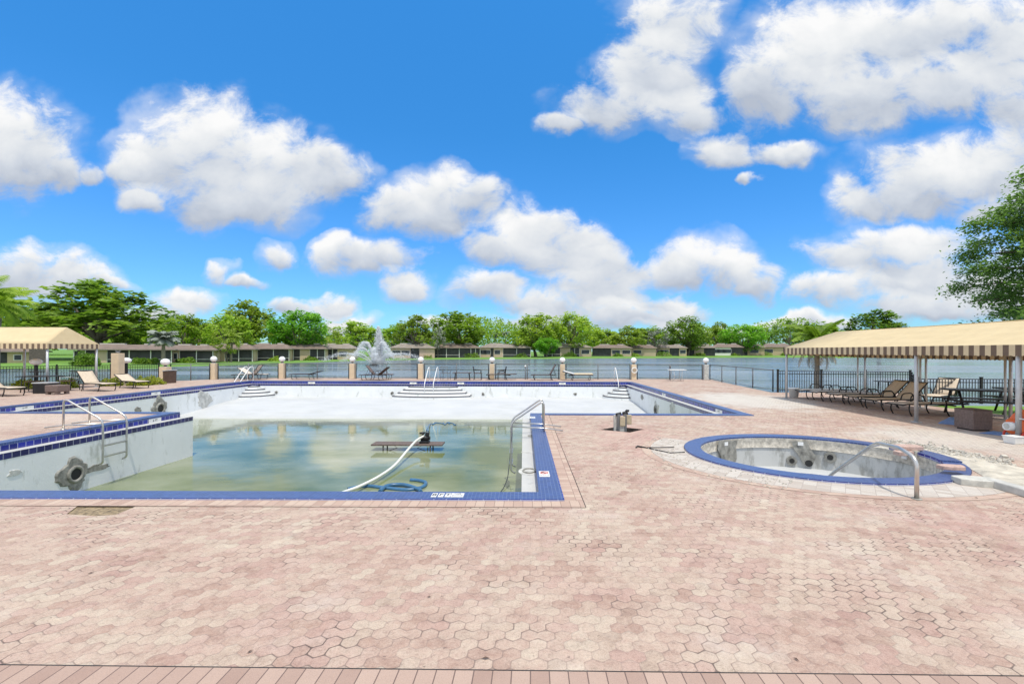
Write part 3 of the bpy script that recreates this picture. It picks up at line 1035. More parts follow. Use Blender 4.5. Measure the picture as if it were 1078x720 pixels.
mb = MB()
nx, ny = 70, 70
x0, x1, y0, y1 = XL + GW_ - 0.1, XR - GW_ + 0.1, DN + GW_ - 0.1, YF - GW_ + 0.1
P = []
for j in range(ny + 1):
    for i in range(nx + 1):
        x, y = x0 + (x1 - x0) * i / nx, y0 + (y1 - y0) * j / ny
        P.append((x, y, floor_z(y) + 0.018 * mnoise.fractal((x * 0.5, y * 0.5, 0.3), 1.0, 2.0, 4)))
mb.add(P, [(j * (nx + 1) + i, j * (nx + 1) + i + 1, (j + 1) * (nx + 1) + i + 1, (j + 1) * (nx + 1) + i) for j in range(ny) for i in range(nx)], True)
mb.build('basin_floor', M['floor'], pool)
WZ = -1.30
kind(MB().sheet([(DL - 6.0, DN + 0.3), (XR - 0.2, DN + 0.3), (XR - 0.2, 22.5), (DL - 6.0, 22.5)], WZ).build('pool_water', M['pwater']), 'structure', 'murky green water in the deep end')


# entry steps
def steps(name, plan, n, label=None):
    """plan(k) gives the outline of tier k (0 = top)"""
    st = MB()
    nos = MB()
    for k in range(n):
        lp = plan(k)
        zt = -0.25 - 0.165 * k
        st.prism(lp, -1.0 - 0.002 * k, zt)
        m = len(lp)
        for i in range(1, m - 1):
            a, b = Vector(lp[i - 1]), Vector(lp[i])
            if i == m - 1:
                break
            d = (b - a).normalized()
            nrm = Vector((d.y, -d.x))
            mid = (a + b) / 2
            if (mid + nrm * 0.1 - Vector(((lp[0][0] + lp[-1][0]) / 2, (lp[0][1] + lp[-1][1]) / 2))).length < (mid - Vector(((lp[0][0] + lp[-1][0]) / 2, (lp[0][1] + lp[-1][1]) / 2))).length:
                nrm = -nrm
            a3, b3 = a + nrm * 0.004, b + nrm * 0.004
            nos.add([(a3.x, a3.y, zt - 0.07), (b3.x, b3.y, zt - 0.07), (b3.x, b3.y, zt + 0.003), (a3.x, a3.y, zt + 0.003)], [(0, 1, 2, 3)])
            a4, b4 = a - nrm * 0.07, b - nrm * 0.07
            nos.add([(a3.x, a3.y, zt + 0.003), (b3.x, b3.y, zt + 0.003), (b4.x, b4.y, zt + 0.003), (a4.x, a4.y, zt + 0.003)], [(0, 1, 2, 3)])
    s = st.build(name, M['plaster'], pool)
    nos.build('step_nosing', M['navosing'], s)
    return s


M['navosing'] = mat('grey_nosing_tile', (0.13, 0.13, 0.145), 0.5, var=0.4, scale=20)
YW = YF - GW_
cxs = at(458, 412, -0.6)[0]


def centre_plan(k):
    hw, d = 1.45 + 0.27 * k, 0.35 + 0.30 * k
    return [(cxs + hw, YW - 0.003 * k + 0.05), (cxs + hw, YW)] + [(cxs + hw - (2 * hw) * t, YW - d * (math.sin(PI * (0.12 + 0.76 * t)) ** 0.55)) for t in [i / 14 for i in range(15)]] + [(cxs - hw, YW), (cxs - hw, YW - 0.003 * k + 0.05)]


def corner_plan(cx, sgn):
    def f(k):
        r = 0.45 + 0.30 * k
        a = [(cx - sgn * 0.04, YW + 0.04)]
        pts = arc((cx, YW), (r, r), PI if sgn > 0 else 0, 1.5 * PI if sgn > 0 else -0.5 * PI, 12)
        pts = pts if True else pts
        return a[:0] + [(cx + sgn * 0.04, pts[0][1])] + pts + [(pts[-1][0], YW + 0.04), (cx + sgn * 0.04, YW + 0.04)]
    return f


steps('entry_steps', centre_plan, 4)
steps('entry_steps', corner_plan(XR - GW_, 1), 4)
steps('entry_steps', corner_plan(XL + GW_, -1), 4)


# wall fittings and plaster scars: irregular plates on a wall. n = wall normal axis
def scar(name, c, axis, rw, rh, material, parent, seed=0, depth=0.02):
    pts = []
    for k in range(44):
        a = 2 * PI * k / 44
        q = 1 + 0.42 * mnoise.fractal((math.cos(a) * 1.2 + seed * 7.3, math.sin(a) * 1.2, seed * 1.7), 0.7, 2.0, 4)
        pts.append((rw * q * math.cos(a), rh * q * math.sin(a)))
    P = []
    for off, s in ((0.0, 1.05), (depth, 0.95)):
        for (u, v) in pts:
            if axis == 'x+':
                P.append((c[0] + off, c[1] + u * s, c[2] + v * s))
            elif axis == 'x-':
                P.append((c[0] - off, c[1] + u * s, c[2] + v * s))
            else:
                P.append((c[0] + u * s, c[1] - off, c[2] + v * s))
    n = 44
    mb = MB()
    mb.add(P, [(i, (i + 1) % n, n + (i + 1) % n, n + i) for i in range(n)] + [tuple(n + i for i in range(n))])
    return mb.build(name, material, parent)


def niche(c, axis, r, material, seed):
    s = scar('light_niche', c, axis, r, r * 1.0, material, pool, seed, 0.03)
    d = {'x+': Vector((1, 0, 0)), 'x-': Vector((-1, 0, 0)), 'y-': Vector((0, -1, 0))}[axis]
    cc = Vector(c)
    mb = MB()
    x = d.orthogonal().normalized()
    y = d.cross(x)
    ringp = [cc + d * 0.035 + (x * math.cos(a) + y * math.sin(a)) * r * 0.52 for a in [2 * PI * k / 20 for k in range(20)]]
    mb.tube(ringp, r * 0.12, 8, closed=True)
    mb.build('niche_ring', M['scar'], s)
    MB().cyl(cc + d * 0.02, cc + d * 0.036, r * 0.46, n=20).build('niche_hole', M['hole'], s)
    return s


lw, rw = XL + GW_, XR - GW_
pl = DL + GW_


def on_x(px, py, X):
    u, v = ray(px, py)
    Y = X / u
    return (X, Y, CAMH + v * Y)


def on_y(px, py, Y):
    return up(px, py, Y)


niche(on_x(78, 499, pl), 'x+', 0.30, M['scar'], 3)
scar('plaster_scar', on_x(100, 493, pl), 'x+', 0.30, 0.07, M['scar'], pool, 8, 0.012)
scar('plaster_scar', on_x(15, 498, pl), 'x+', 0.12, 0.05, M['scar_light'], pool, 9, 0.012)
niche(on_x(168, 430, lw), 'x+', 0.42, M['scar'], 4)
scar('plaster_scar', on_x(215, 420, lw), 'x+', 0.55, 0.42, M['scar_light'], pool, 5)
scar('plaster_scar', on_x(145, 432, lw), 'x+', 0.18, 0.12, M['scar'], pool, 6)
niche(on_x(691, 431.5, rw), 'x-', 0.36, M['scar_light'], 7)
scar('plaster_scar', on_x(708, 432, rw), 'x-', 0.35, 0.26, M['scar_light'], pool, 11)
scar('plaster_scar', on_x(676, 418, rw), 'x-', 0.22, 0.12, M['scar'], pool, 12)
for px, py in ((412.5, 414), (508.5, 415), (605.5, 415), (291, 413)):
    s = scar('return_inlet', on_y(px, py, YW), 'y-', 0.09, 0.09, M['scar'], pool, int(px))
    p = Vector(on_y(px, py, YW))
    MB().cyl(p + Vector((0, -0.018, 0)), p + Vector((0, -0.03, 0)), 0.035, n=12).build('inlet_eye', M['hole'], s)
# cracked lower edges: small stains on the right ledge
for k, (px, py, a, b) in enumerate(((560, 459, 0.10, 0.08), (556, 476, 0.14, 0.05), (557, 496, 0.16, 0.12))):
    x, y = at(px, py, -0.136)
    pts = arc((x, y), (a, b * 2.0), 0, 2 * PI, 16)[:-1]
    pts = [(p[0] + random.uniform(-0.02, 0.02), p[1] + random.uniform(-0.03, 0.03)) for p in pts]
    MB().sheet(pts, -0.133).build('ledge_stain', M['scar_light'] if k else M['scar'], pool)
x, y = at(557, 496, -0.136)
MB().tube(arc((x, y), (0.10, 0.14), 0, 2 * PI, 20, -0.125)[:-1], 0.012, 6, closed=True).build('skimmer_ring', M['scar'], pool)


# depth markers
def marker_top(px, py, wid, dep, texts, rz=0.0, gap=None):
    x, y = at(px, py, ZC)
    t = MB().box((0, 0, 0), (wid, dep, 0.006)).build('depth_marker', M['whitetile'], pool, (x, y, ZC + 0.004), rz)
    for (s, dx_, size) in texts:
        text_mesh('marker_text', s, size, M['ink'], t, (dx_, 0, 0.004), (0, 0, 0), 0.001)
    return t


x, y = at(456, 521.3, ZC)
for k in range(3):
    t = MB().box((0, 0, 0), (0.066, 0.15, 0.006)).build('depth_marker', M['whitetile'], pool, (x + 0.016 + k * 0.085, y, ZC + 0.004))
    text_mesh('marker_text', '8FT'[k], 0.12, M['ink'], t, (0, 0, 0.004), (0, 0, 0), 0.001)
t = MB().box((0, 0, 0), (0.155, 0.15, 0.006)).build('depth_marker', M['whitetile'], pool, (x + 0.302, y, ZC + 0.004))
text_mesh('marker_text', 'NO', 0.055, M['ink'], t, (0, 0.035, 0.004), (0, 0, 0), 0.001)
text_mesh('marker_text', 'DIVING', 0.040, M['ink'], t, (0, -0.03, 0.004), (0, 0, 0), 0.001)
# no-diving symbol tile on the right coping
x, y = at(573, 499, ZC)
t = MB().box((0, 0, 0), (0.15, 0.30, 0.006)).build('warning_tile', M['whitetile'], pool, (x, y, ZC + 0.004))
mb = MB()
mb.tube([(0.055 * math.cos(a), 0.055 * math.sin(a) + 0.05, 0.004) for a in [2 * PI * k / 24 for k in range(24)]], 0.006, 6, closed=True)
mb.tube([(-0.038, 0.088, 0.004), (0.038, 0.012, 0.004)], 0.005, 6)
mb.build('warning_ring', M['red'], t)
mb = MB()
mb.tube([(-0.03, 0.075, 0.004), (0.0, 0.05, 0.004), (0.02, 0.02, 0.004)], 0.007, 6)
mb.sphere((-0.036, 0.055, 0.004), 0.009, 0.5, 10, 6)
mb.build('diver_symbol', M['ink'], t)
text_mesh('marker_text', 'NO DIVING', 0.026, M['ink'], t, (0, -0.075, 0.004), (0, 0, 0), 0.001)
x, y = at(559.5, 439.5, ZC)
t = MB().box((0, 0, 0), (0.20, 0.30, 0.006)).build('depth_marker', M['whitetile'], pool, (x, y, ZC + 0.004))
text_mesh('marker_text', '5 FT', 0.09, M['ink'], t, (0, 0, 0.004), (0, 0, 0), 0.001)


def marker_wall(p, ry, wid, s):
    """upright white tile with the depth on a wall; ry turns it about z"""
    t = MB().box((0, 0, 0), (wid, 0.012, 0.105)).build('depth_marker', M['whitetile'], pool, p, ry)
    if s:
        text_mesh('marker_text', s, 0.085, M['ink'], t, (0, -0.0075, 0), (R(90), 0, 0), 0.001)
    return t


yl = on_x(26, 430, XL)[1]
marker_wall((XL + 0.004, yl, -0.085), R(90), 0.55, '5 FT')
marker_wall((DL + 0.004, on_x(163, 442, DL)[1], -0.085), R(90), 0.42, '6 FT')
marker_wall((XL + 0.004, on_x(164, 416, XL)[1], -0.085), R(90), 0.5, '4 FT')
for px in (240.5, 328, 435, 485, 592):
    marker_wall((up(px, 403, YF)[0], YF - 0.004, -0.085), 0, 0.40, '3 FT')
for px, s in ((699, '3 FT'), (757, '4 FT')):
    marker_wall((XR - 0.004, XR / ray(px, 415)[0], -0.085), R(-90), 0.5, s)


# ladders
def ladder(label, X0, X1, Y0, Y1, zb):
    """X0 deck side, X1 pool side"""
    d = 1 if X1 > X0 else -1
    t = thing('pool_ladder', label, 'ladder', (X0, Y0, 0), 0, 'steel ladders of the deep end')

    def loc(pts):
        return [(p[0] - X0, p[1] - Y0, p[2]) for p in pts]
    for y in (Y0, Y1):
        pts = rounded([(X0, y, 0.0), (X0 + d * 0.01, y, 0.72), (X1, y, 0.22), (X1, y, zb), (X1 - d * 0.10, y, zb - 0.05)], 0.13)
        MB().tube(loc(pts), 0.021, 10).build('handrail', M['steel'], t)
        MB().tube(loc([(X0 - d * 0.42, y, 0.045), (X0, y, 0.10), (X1 - d * 0.02, y, 0.14)]), 0.016, 8).build('stay', M['steel'], t)
        MB().cyl((X0 - X0, y - Y0, 0), (0, y - Y0, 0.018), 0.05, n=16).build('base_flange', M['steel'], t)
    for z in (zb + 0.13, zb + 0.38):
        mb = MB()
        mb.tube(loc([(X1, Y0, z), (X1, Y1, z)]), 0.019, 8)
        mb.box((X1 - X0, (Y1 - Y0) / 2, z + 0.012), (0.075, Y1 - Y0 - 0.05, 0.012))
        mb.build('rung', M['steel'], t)
    return t


b1, b2 = at(68, 452.3), at(90, 448)
ladder('steel ladder on the left pool wall, above a broken round opening', -10.46, -9.56, b1[1], b2[1] + 0.05, -0.75)
b1, b2 = at(572, 455.5), at(571, 451)
ladder('steel ladder over the narrow ledge near the right coping', 0.47, -0.27, b1[1], b2[1], -0.85)


def step_rail(label, xs, y_deck, y_pool, zb):
    t = thing('step_handrail', label, 'handrail', (xs[0], y_deck, 0), 0, 'white handrails at the far pool steps')
    for x in xs:
        pts = rounded([(x - xs[0], 0, 0), (x - xs[0], 0, 0.86), (x - xs[0], -0.35, 0.84), (x - xs[0], y_pool - y_deck, -0.05), (x - xs[0], y_pool - y_deck, zb)], 0.14)
        MB().tube(pts, 0.022, 8).build('rail', M['white_rail'], t)
        MB().cyl((x - xs[0], 0, 0), (x - xs[0], 0, 0.02), 0.055, n=12).build('flange', M['white_rail'], t)


step_rail('pair of white handrails at the middle steps of the far pool wall', [up(451, 400, 27.8)[0], up(460, 400, 27.8)[0]], 28.15, 26.7, -0.58)
step_rail('white handrails at the left corner steps by the brown bin', [up(257, 400, 27.8)[0], up(263, 400, 27.8)[0]], 28.15, 26.8, -0.58)
step_rail('slim white handrail at the right corner steps of the pool', [up(648, 400, 27.8)[0]], 28.15, 26.9, -0.58)

# plank table standing in the water, pump on it, hoses
ty = 14.6
tx0, tx1 = up(393, 470, ty)[0], up(467, 470, ty)[0]
tz = up(430, 466.3, ty)[2]
tab = thing('plank_table', 'long low brown folding table standing in the green pool water', 'table', ((tx0 + tx1) / 2, ty, floor_z(ty)))
dz0 = -floor_z(ty)
W2 = (tx1 - tx0) / 2
MB().box((0, 0, tz + dz0 - 0.02), (2 * W2, 0.52, 0.045)).build('table_top', M['tablewood'], tab, bevel=0.008)
for sx in (-1, 1):
    for sy in (-1, 1):
        MB().tube([(sx * W2 * 0.66, sy * 0.22, 0.02), (sx * W2 * 0.66, sy * 0.22, tz + dz0 - 0.045)], 0.022, 8).build('leg', M['black'], tab)
    MB().tube([(sx * W2 * 0.45, 0, tz + dz0 - 0.045), (sx * W2 * 0.28, -0.15, tz + dz0 - 0.12), (sx * W2 * 0.66, -0.2, tz + dz0 - 0.26)], 0.010, 6).build('brace', M['black'], tab)
pu = thing('pump', 'small black pump on top of the plank table', 'pump', (up(447, 466, ty)[0], ty + 0.02, tz + 0.006))
mb = MB(); mb.box((0, 0, 0.03), (0.30, 0.24, 0.06)); mb.build('base', M['black'], pu, bevel=0.01)
mb = MB(); mb.cyl((-0.12, 0, 0.15), (0.13, 0, 0.15), 0.085, n=16); mb.cyl((0.13, 0, 0.15), (0.17, 0, 0.15), 0.06, n=16); mb.build('motor', M['black'], pu)
mb = MB(); mb.cyl((-0.06, 0, 0.2), (-0.06, 0, 0.34), 0.035, n=12); mb.cyl((-0.16, 0, 0.30), (0.0, 0, 0.32), 0.03, n=12); mb.build('outlet', M['black'], pu)
mb = MB(); mb.tube([(0.02, 0, 0.24), (0.04, 0, 0.36), (0.13, 0, 0.37), (0.14, 0, 0.26)], 0.014, 8); mb.box((0.09, 0, 0.28), (0.10, 0.12, 0.09)); mb.build('handle', M['black'], pu)


def spline(pts, n=10):
    out = []
    pts = [Vector(p) for p in pts]
    for i in range(len(pts) - 1):
        p0, p1, p2, p3 = pts[max(i - 1, 0)], pts[i], pts[i + 1], pts[min(i + 2, len(pts) - 1)]
        for k in range(n):
            t = k / n
            out.append(0.5 * ((2 * p1) + (p2 - p0) * t + (2 * p0 - 5 * p1 + 4 * p2 - p3) * t * t + (3 * p1 - p0 - 3 * p2 + p3) * t ** 3))
    out.append(pts[-1])
    return out


pts = [up(446, 459, ty), up(438, 464, 14.2), up(428, 475, 13.2), up(415, 490, 12.0), up(398, 502, 11.0), up(378, 512, 10.2), up(362, 518, 9.6), up(350, 524, 8.9), (-3.2, 8.0, WZ)]
tag(MB().tube(spline(pts), 0.034, 10).build('discharge_hose', M['hose_white']), 'long white hose arching from the pump down into the water', 'hose')
q = [at(366, 516, WZ), at(385, 512.6, WZ), at(405, 514.5, WZ), at(428, 516.5, WZ), at(444, 514, WZ), at(448, 509, WZ), at(440, 506.6, WZ), at(432, 506, WZ)]
mb = MB(); mb.tube(spline([(*p, WZ + 0.02) for p in q]), 0.045, 8)
q = [at(400, 519.5, WZ), at(408, 513.5, WZ), at(425, 512.5, WZ), at(440, 517, WZ), at(443, 520, WZ)]
mb.tube(spline([(*p, WZ + 0.05) for p in q]), 0.045, 8)
tag(mb.build('blue_hose', M['hose_blue']), 'dark blue hose coiled on the water beside the near coping', 'hose')
mb = MB()
rr = random.Random(3)
q = [(*at(455 + 0.75 * k + rr.uniform(-4, 4), 446.5 + rr.uniform(-1.6, 1.6), WZ), WZ + 0.02) for k in range(0, 36, 2)]
mb.tube(spline([up(449, 453, 15.0)] + q, 6), 0.022, 6)
tag(mb.build('tangled_hose', M['hose_blue']), 'tangled thin blue hose floating beyond the table in the pool', 'hose')
tag(MB().tube(spline([(-0.30, 13.0, -0.13), (-0.34, 12.0, -0.9), (-0.42, 10.5, -1.25), (-0.9, 8.6, WZ), (-1.1, 7.6, WZ - 0.1)]), 0.008, 6).build('power_cable', M['black']), 'thin black cable hanging down the right pool wall', 'cable')

# ================================================================== SPA
spa = thing('spa', 'round empty spa with blue tiled rim and broken right edge', 'spa', (SC[0], SC[1], 0))
irx, iry = SRX - 0.29, SRY - 0.29
O = (0.0, 0.0)


def arc_ring(mb, ro, ri, a0, a1, n, z0, z1):
    po, pi_ = arc(O, ro, a0, a1, n), arc(O, ri, a0, a1, n)
    for k in range(n):
        a, b, c, d = po[k], po[k + 1], pi_[k + 1], pi_[k]
        mb.add([(*a, z0), (*b, z0), (*b, z1), (*a, z1)], [(0, 1, 2, 3)])
        mb.add([(*c, z0), (*d, z0), (*d, z1), (*c, z1)], [(0, 1, 2, 3)])
        mb.add([(*a, z1), (*b, z1), (*c, z1), (*d, z1)], [(0, 1, 2, 3)])
        mb.add([(*b, z0), (*a, z0), (*d, z0), (*c, z0)], [(0, 1, 2, 3)])
    for k, s in ((0, 1), (n, -1)):
        a, d = po[k], pi_[k]
        f = [(*a, z0), (*a, z1), (*d, z1), (*d, z0)]
        mb.add(f if s > 0 else f[::-1], [(0, 1, 2, 3)])
    return mb


A0, A1 = R(37), R(372)
mb = arc_ring(MB(), (SRX, SRY), (irx, iry), R(27), R(337.6), 68, -0.03, 0.03)
mb.build('coping', M['coping'], spa)
mb = arc_ring(MB(), (SRX, SRY), (irx, iry), R(338), R(373), 14, -0.06, 0.055)
mb.build('raised_coping', M['coping'], spa)
arc_ring(MB(), (SRX - 0.005, SRY - 0.005), (irx - 0.01, iry - 0.01), 0, 2 * PI, 72, -0.08, -0.003).build('rim_bed', M['rubble'], spa)
# tile face under the raised coping and dark edge on the near outer rim
mb = MB()
p = arc(O, (irx - 0.004, iry - 0.004), R(330), R(378), 14)
for a, b in zip(p, p[1:]):
    mb.add([(*b, -0.14), (*a, -0.14), (*a, 0.052), (*b, 0.052)], [(0, 1, 2, 3)])
mb.build('waterline_tiles', M['navy'], spa)
mb = MB()
p = arc(O, (SRX + 0.005, SRY + 0.005), R(150), R(330), 40)
for a, b in zip(p, p[1:]):
    mb.add([(*a, 0.0), (*b, 0.0), (*b, 0.026), (*a, 0.026)], [(0, 1, 2, 3)])
mb.build('edge_tiles', M['navy'], spa)
# basin: wall, rough cement band at the top, seat and well
mb = MB()
prof_wall = [(1.0, -0.02), (1.0, -0.60)]
mb.lathe([(1.0, -0.62), (1.0, -0.02)], (0, 0, 0), 72, irx, iry)
mb.f = [tuple(reversed(f)) for f in mb.f]
mb.build('basin_wall', M['spa_plaster'], spa)
mb = MB()
mb.lathe([(0.985, -0.20), (0.992, -0.19), (0.992, -0.075)], (0, 0, 0), 72, irx, iry)
mb.f = [tuple(reversed(f)) for f in mb.f]
mb.build('cement_band', M['rubble'], spa)
mb = MB()
mb.lathe([(1.0, -0.60), (0.66, -0.60)], (0, 0, 0), 72, irx, iry)
mb.lathe([(0.66, -0.60), (0.66, -1.05), (0.0005, -1.05)], (0, 0, 0), 72, irx, iry)
mb.f = [tuple(reversed(f)) for f in mb.f]
for k in range(len(mb.s)):
    mb.s[k] = False
mb.f = [tuple(reversed(f)) if False else f for f in mb.f]
seat = mb.build('seat_bench', M['floor'], spa)
mb = MB()
mb.lathe([(0.70, -0.597), (0.655, -0.597), (0.655, -0.66)], (0, 0, 0), 72, irx, iry)
mb.f = [tuple(reversed(f)) for f in mb.f]
mb.build('bench_nosing', M['navy_low'], spa)


def spa_wall(px, py):
    """point of the inner far wall seen at a pixel (and its inward normal)"""
    u, v = ray(px, py)
    a = (u / irx) ** 2 + (1 / iry) ** 2
    b = 2 * (-(SC[0]) * u / irx ** 2 - SC[1] / iry ** 2)
    c = (SC[0] / irx) ** 2 + (SC[1] / iry) ** 2 - 1
    Y = (-b + math.sqrt(max(0, b * b - 4 * a * c))) / (2 * a)
    x, y, z = u * Y - SC[0], Y - SC[1], CAMH + v * Y
    nrm = Vector((-x / irx ** 2, -y / iry ** 2, 0)).normalized()
    return Vector((x, y, z)), nrm


def spa_plate(name, poly, material, off, parent=None):
    """irregular plate following the wall, from pixel outline points (closed, given in wall coordinates)"""
    mb = MB()
    P = []
    for px, py in poly:
        p, nr = spa_wall(px, py)
        P.append(p + nr * off)
    Q = []
    for px, py in poly:
        p, nr = spa_wall(px, py)
        Q.append(p + nr * 0.0)
    n = len(P)
    c = sum(P, Vector()) / n
    mb.add([c] + P, [(0, 1 + (i + 1) % n, 1 + i) for i in range(n)])
    return mb.build(name, material, parent or spa)


spa_plate('plaster_scar', [(754, 463), (775, 463), (773, 470), (774, 482), (771, 489), (758, 489), (757, 480), (753, 472)], M['scar'], 0.05)
spa_plate('plaster_scar', [(832, 464), (849, 464), (853, 472), (859, 480), (856, 488), (846, 489), (841, 480), (835, 472)], M['scar'], 0.05)
for k, (px, py, r_) in enumerate(((833, 484.5, 0.10), (874, 481, 0.11))):
    p, nr = spa_wall(px, py)
    s = MB().cyl(p - nr * 0.02, p + nr * 0.045, r_, n=14).build('jet_fitting', M['scar'], spa)
    MB().cyl(p + nr * 0.045, p + nr * 0.05, r_ * 0.5, n=12).build('jet_eye', M['hole'], s)
for px, py in ((764, 488), (851, 487)):
    p, nr = spa_wall(px, py)
    MB().cyl(p + nr * 0.05, p + nr * 0.066, 0.07, n=12).build('jet_eye', M['hole'], spa)
for px, py in ((761.5, 466.5), (842, 466.5), (956.5, 480)):
    p, nr = spa_wall(px, py)
    an = math.atan2(nr.y, nr.x) + PI / 2
    if px > 900:
        MB().box((0, 0, 0), (0.36, 0.10, 0.26)).build('cement_patch', M['rubble'], spa, p + nr * 0.02, an)
        b_ = MB().box((0, 0, 0), (0.10, 0.13, 0.09)).build('skimmer_plate', M['white_plastic'], spa, p + nr * 0.03, an)
    else:
        b_ = MB().box((0, 0, 0), (0.10, 0.13, 0.07)).build('skimmer_plate', M['white_plastic'], spa, p + nr * 0.01, an)
# broken lumps lying on the bench
rr = random.Random(11)


def lump(name, c, r, material, label, seed, sq=0.6, group=None, cat='rubble'):
    bm = bmesh.new()
    bmesh.ops.create_icosphere(bm, subdivisions=2, radius=1.0)
    for v in bm.verts:
        q = 1 + 0.30 * mnoise.noise(v.co * 1.7 + Vector((seed * 3.1, 0, 0)))
        v.co = Vector((v.co.x * r[0] * q, v.co.y * r[1] * q, v.co.z * r[2] * q))
    me = bpy.data.meshes.new(name)
    bm.to_mesh(me)
    bm.free()
    me.materials.append(material)
    o = bpy.data.objects.new(name, me)
    COL.objects.link(o)
    o.location = c
    o.rotation_euler.z = seed
    return tag(o, label, cat, group)


gz = 0.0
for k, (px, py, r_, lab) in enumerate(((868, 487, 0.10, 'grey cement lump on the spa bench near the back wall'), (912, 490, 0.15, 'larger left brown cement lump on the spa bench beside the handrail'),
                                       (925, 491.5, 0.08, 'pale middle chunk between two brown lumps in the spa'), (936, 492.5, 0.12, 'brown cement lump lying rightmost on the spa bench'))):
    x, y = at(px, py, -0.5)
    lump('cement_lump', (x, y, -0.6 + r_ * 0.55), (r_ * 1.25, r_ * 0.8, r_ * 0.62), M['scar'] if k != 2 else M['limestone'], lab, k + 1)
# handrail of the spa
b0 = at(965, 525.5)
t = thing('spa_handrail', 'bent steel handrail standing in front of the spa', 'handrail', (b0[0], b0[1], 0))
pts = [(b0[0], b0[1], 0), (b0[0], b0[1], 0.50), (b0[0] + 0.02, b0[1] + 0.28, 0.575), up(922, 466, 6.75), up(874, 500, 7.45), up(866, 511, 7.6)]
pts = [(p[0] - b0[0], p[1] - b0[1], p[2]) for p in pts]
MB().tube(rounded(pts, 0.13), 0.025, 12).build('rail', M['steel'], t)
MB().cyl((0, 0, 0.0), (0, 0, 0.014), 0.055, n=20).build('flange', M['scar'], t)


# broken edge stones at the right of the spa
def slab(name, px, py, size, rz, material, label, cat='broken stone', z=0.0, rot=0.0):
    x, y = at(px, py)
    mb = MB()
    sx, sy, sz = size
    rr_ = random.Random(int(px * 7))
    lp = [(sx * q[0] + rr_.uniform(-.08, .08) * sx, sy * q[1] + rr_.uniform(-.08, .08) * sy) for q in ((-.5, -.4), (-.1, -.5), (.4, -.46), (.5, .1), (.35, .5), (-.2, .47), (-.5, .2))]
    mb.prism(lp, 0, sz)
    o = mb.build(name, material, None, (x, y, z), rz, bevel=0.01)
    o.rotation_euler.x = rot
    return tag(o, label, cat)


slab('broken_paver', 951, 478.5, (0.34, 0.24, 0.07), 0.2, M['pinkstone'], 'lower of two broken pink pavers stacked at the gap in the spa rim', z=0.0)
slab('broken_paver', 955, 477, (0.46, 0.26, 0.07), -0.1, M['pinkstone'], 'upper flat broken pink paver stacked at the gap in the spa rim', z=0.072)
slab('broken_paver', 1003, 500.5, (0.36, 0.18, 0.06), -0.25, M['pinkstone'], 'pinkish broken slab lying across the end of the spa coping', z=0.09)
slab('cement_block', 1030, 510, (0.50, 0.30, 0.09), -0.35, M['limestone'], 'white broken cement slab beside the right end of the spa')
x0_, y0_ = at(1042, 511)
x1_, y1_ = at(1110, 531)
ang = math.atan2(y1_ - y0_, x1_ - x0_)
ln = math.hypot(x1_ - x0_, y1_ - y0_)
o = MB().box((0, 0, 0.05), (ln, 0.16, 0.10), top=0.94).build('kerb_stone', M['concrete'], None, ((x0_ + x1_) / 2, (y0_ + y1_) / 2, 0), ang, bevel=0.015)
tag(o, 'grey concrete kerb strip running to the right of the white slab', 'kerb')
# rubble heap along the sand edge: many small stones, one mass
mb = MB()
rr = random.Random(5)
for k in range(420):
    t_ = rr.random()
    px = 928 + 135 * t_ + rr.uniform(-6, 6)
    py = 467 + 24 * t_ ** 1.25 + rr.gauss(0, 2.6)
    if py < 464:
        continue
    x, y = at(px, py)
    s = rr.uniform(0.008, 0.035) * (1.5 if rr.random() < 0.12 else 1)
    q = Matrix.Rotation(rr.uniform(0, 6.3), 3, 'Z') @ Matrix.Rotation(rr.uniform(-.6, .6), 3, 'X')
    mb.box((x, y, 0.02 + s * 0.4), (s * 2.2, s * 1.6, s * 1.2), rot=q, top=0.7)
for k in range(260):
    a = R(rr.uniform(140, 235)); q_ = rr.uniform(0.1, 0.75)
    x, y = SC[0] + (SRX + q_) * math.cos(a), SC[1] + (SRY + q_) * math.sin(a)
    s = rr.uniform(0.004, 0.013)
    mb.box((x, y, 0.006 + s * 0.4), (s * 2, s * 1.6, s), rz=rr.uniform(0, 6), top=0.7)
kind(mb.build('rubble', M['rubble']), 'stuff', 'small stones and rubble round the spa')
# dropped leaves and crumbs on the deck
mb = MB()
for k in range(90):
    y = 2.7 + 14 * rr.random() ** 1.7
    x = rr.uniform(-1.0, 1.0) * (2.5 + y * 0.95)
    if DL - 0.8 < x < DR + 0.8 and y > DN - 0.6 or ((x - SC[0]) / 2.3) ** 2 + ((y - SC[1]) / 2.05) ** 2 < 1 or y > 12.8:
        continue
    s = rr.uniform(0.005, 0.017)
    an = rr.uniform(0, 6.3)
    c, s_ = math.cos(an), math.sin(an)
    pts = [(-s * 1.6, 0, .005), (0, -s * 0.6, .011), (s * 1.6, 0, .007), (0, s * 0.6, .010)]
    mb.add([(x + c * p[0] - s_ * p[1], y + s_ * p[0] + c * p[1], p[2]) for p in pts], [(0, 1, 2, 3)])
kind(mb.build('leaf_litter', M['bin_brown']), 'stuff', 'tiny dry leaves and crumbs on the pavers')
# stepping chunk left of the spa: open square frame in the apron
fx, fy = at(705, 473)
mb = MB()
for a, b in (((-0.42, 0.10), (0.12, 0.14)), ((-0.42, 0.10), (-0.10, -0.34)), ((-0.10, -0.34), (0.18, -0.28))):
    mb.tube([(a[0], a[1], 0.010), (b[0], b[1], 0.010)], 0.012, 6)
mb.tube([(-0.42, 0.10, 0.012), (-0.55, 0.19, 0.02), (-0.60, 0.10, 0.012)], 0.016, 6)
tag(mb.build('cut_wire', M['black'], None, (fx, fy, 0)), 'thin dark wire frame on the pale paving left of the spa', 'wire')

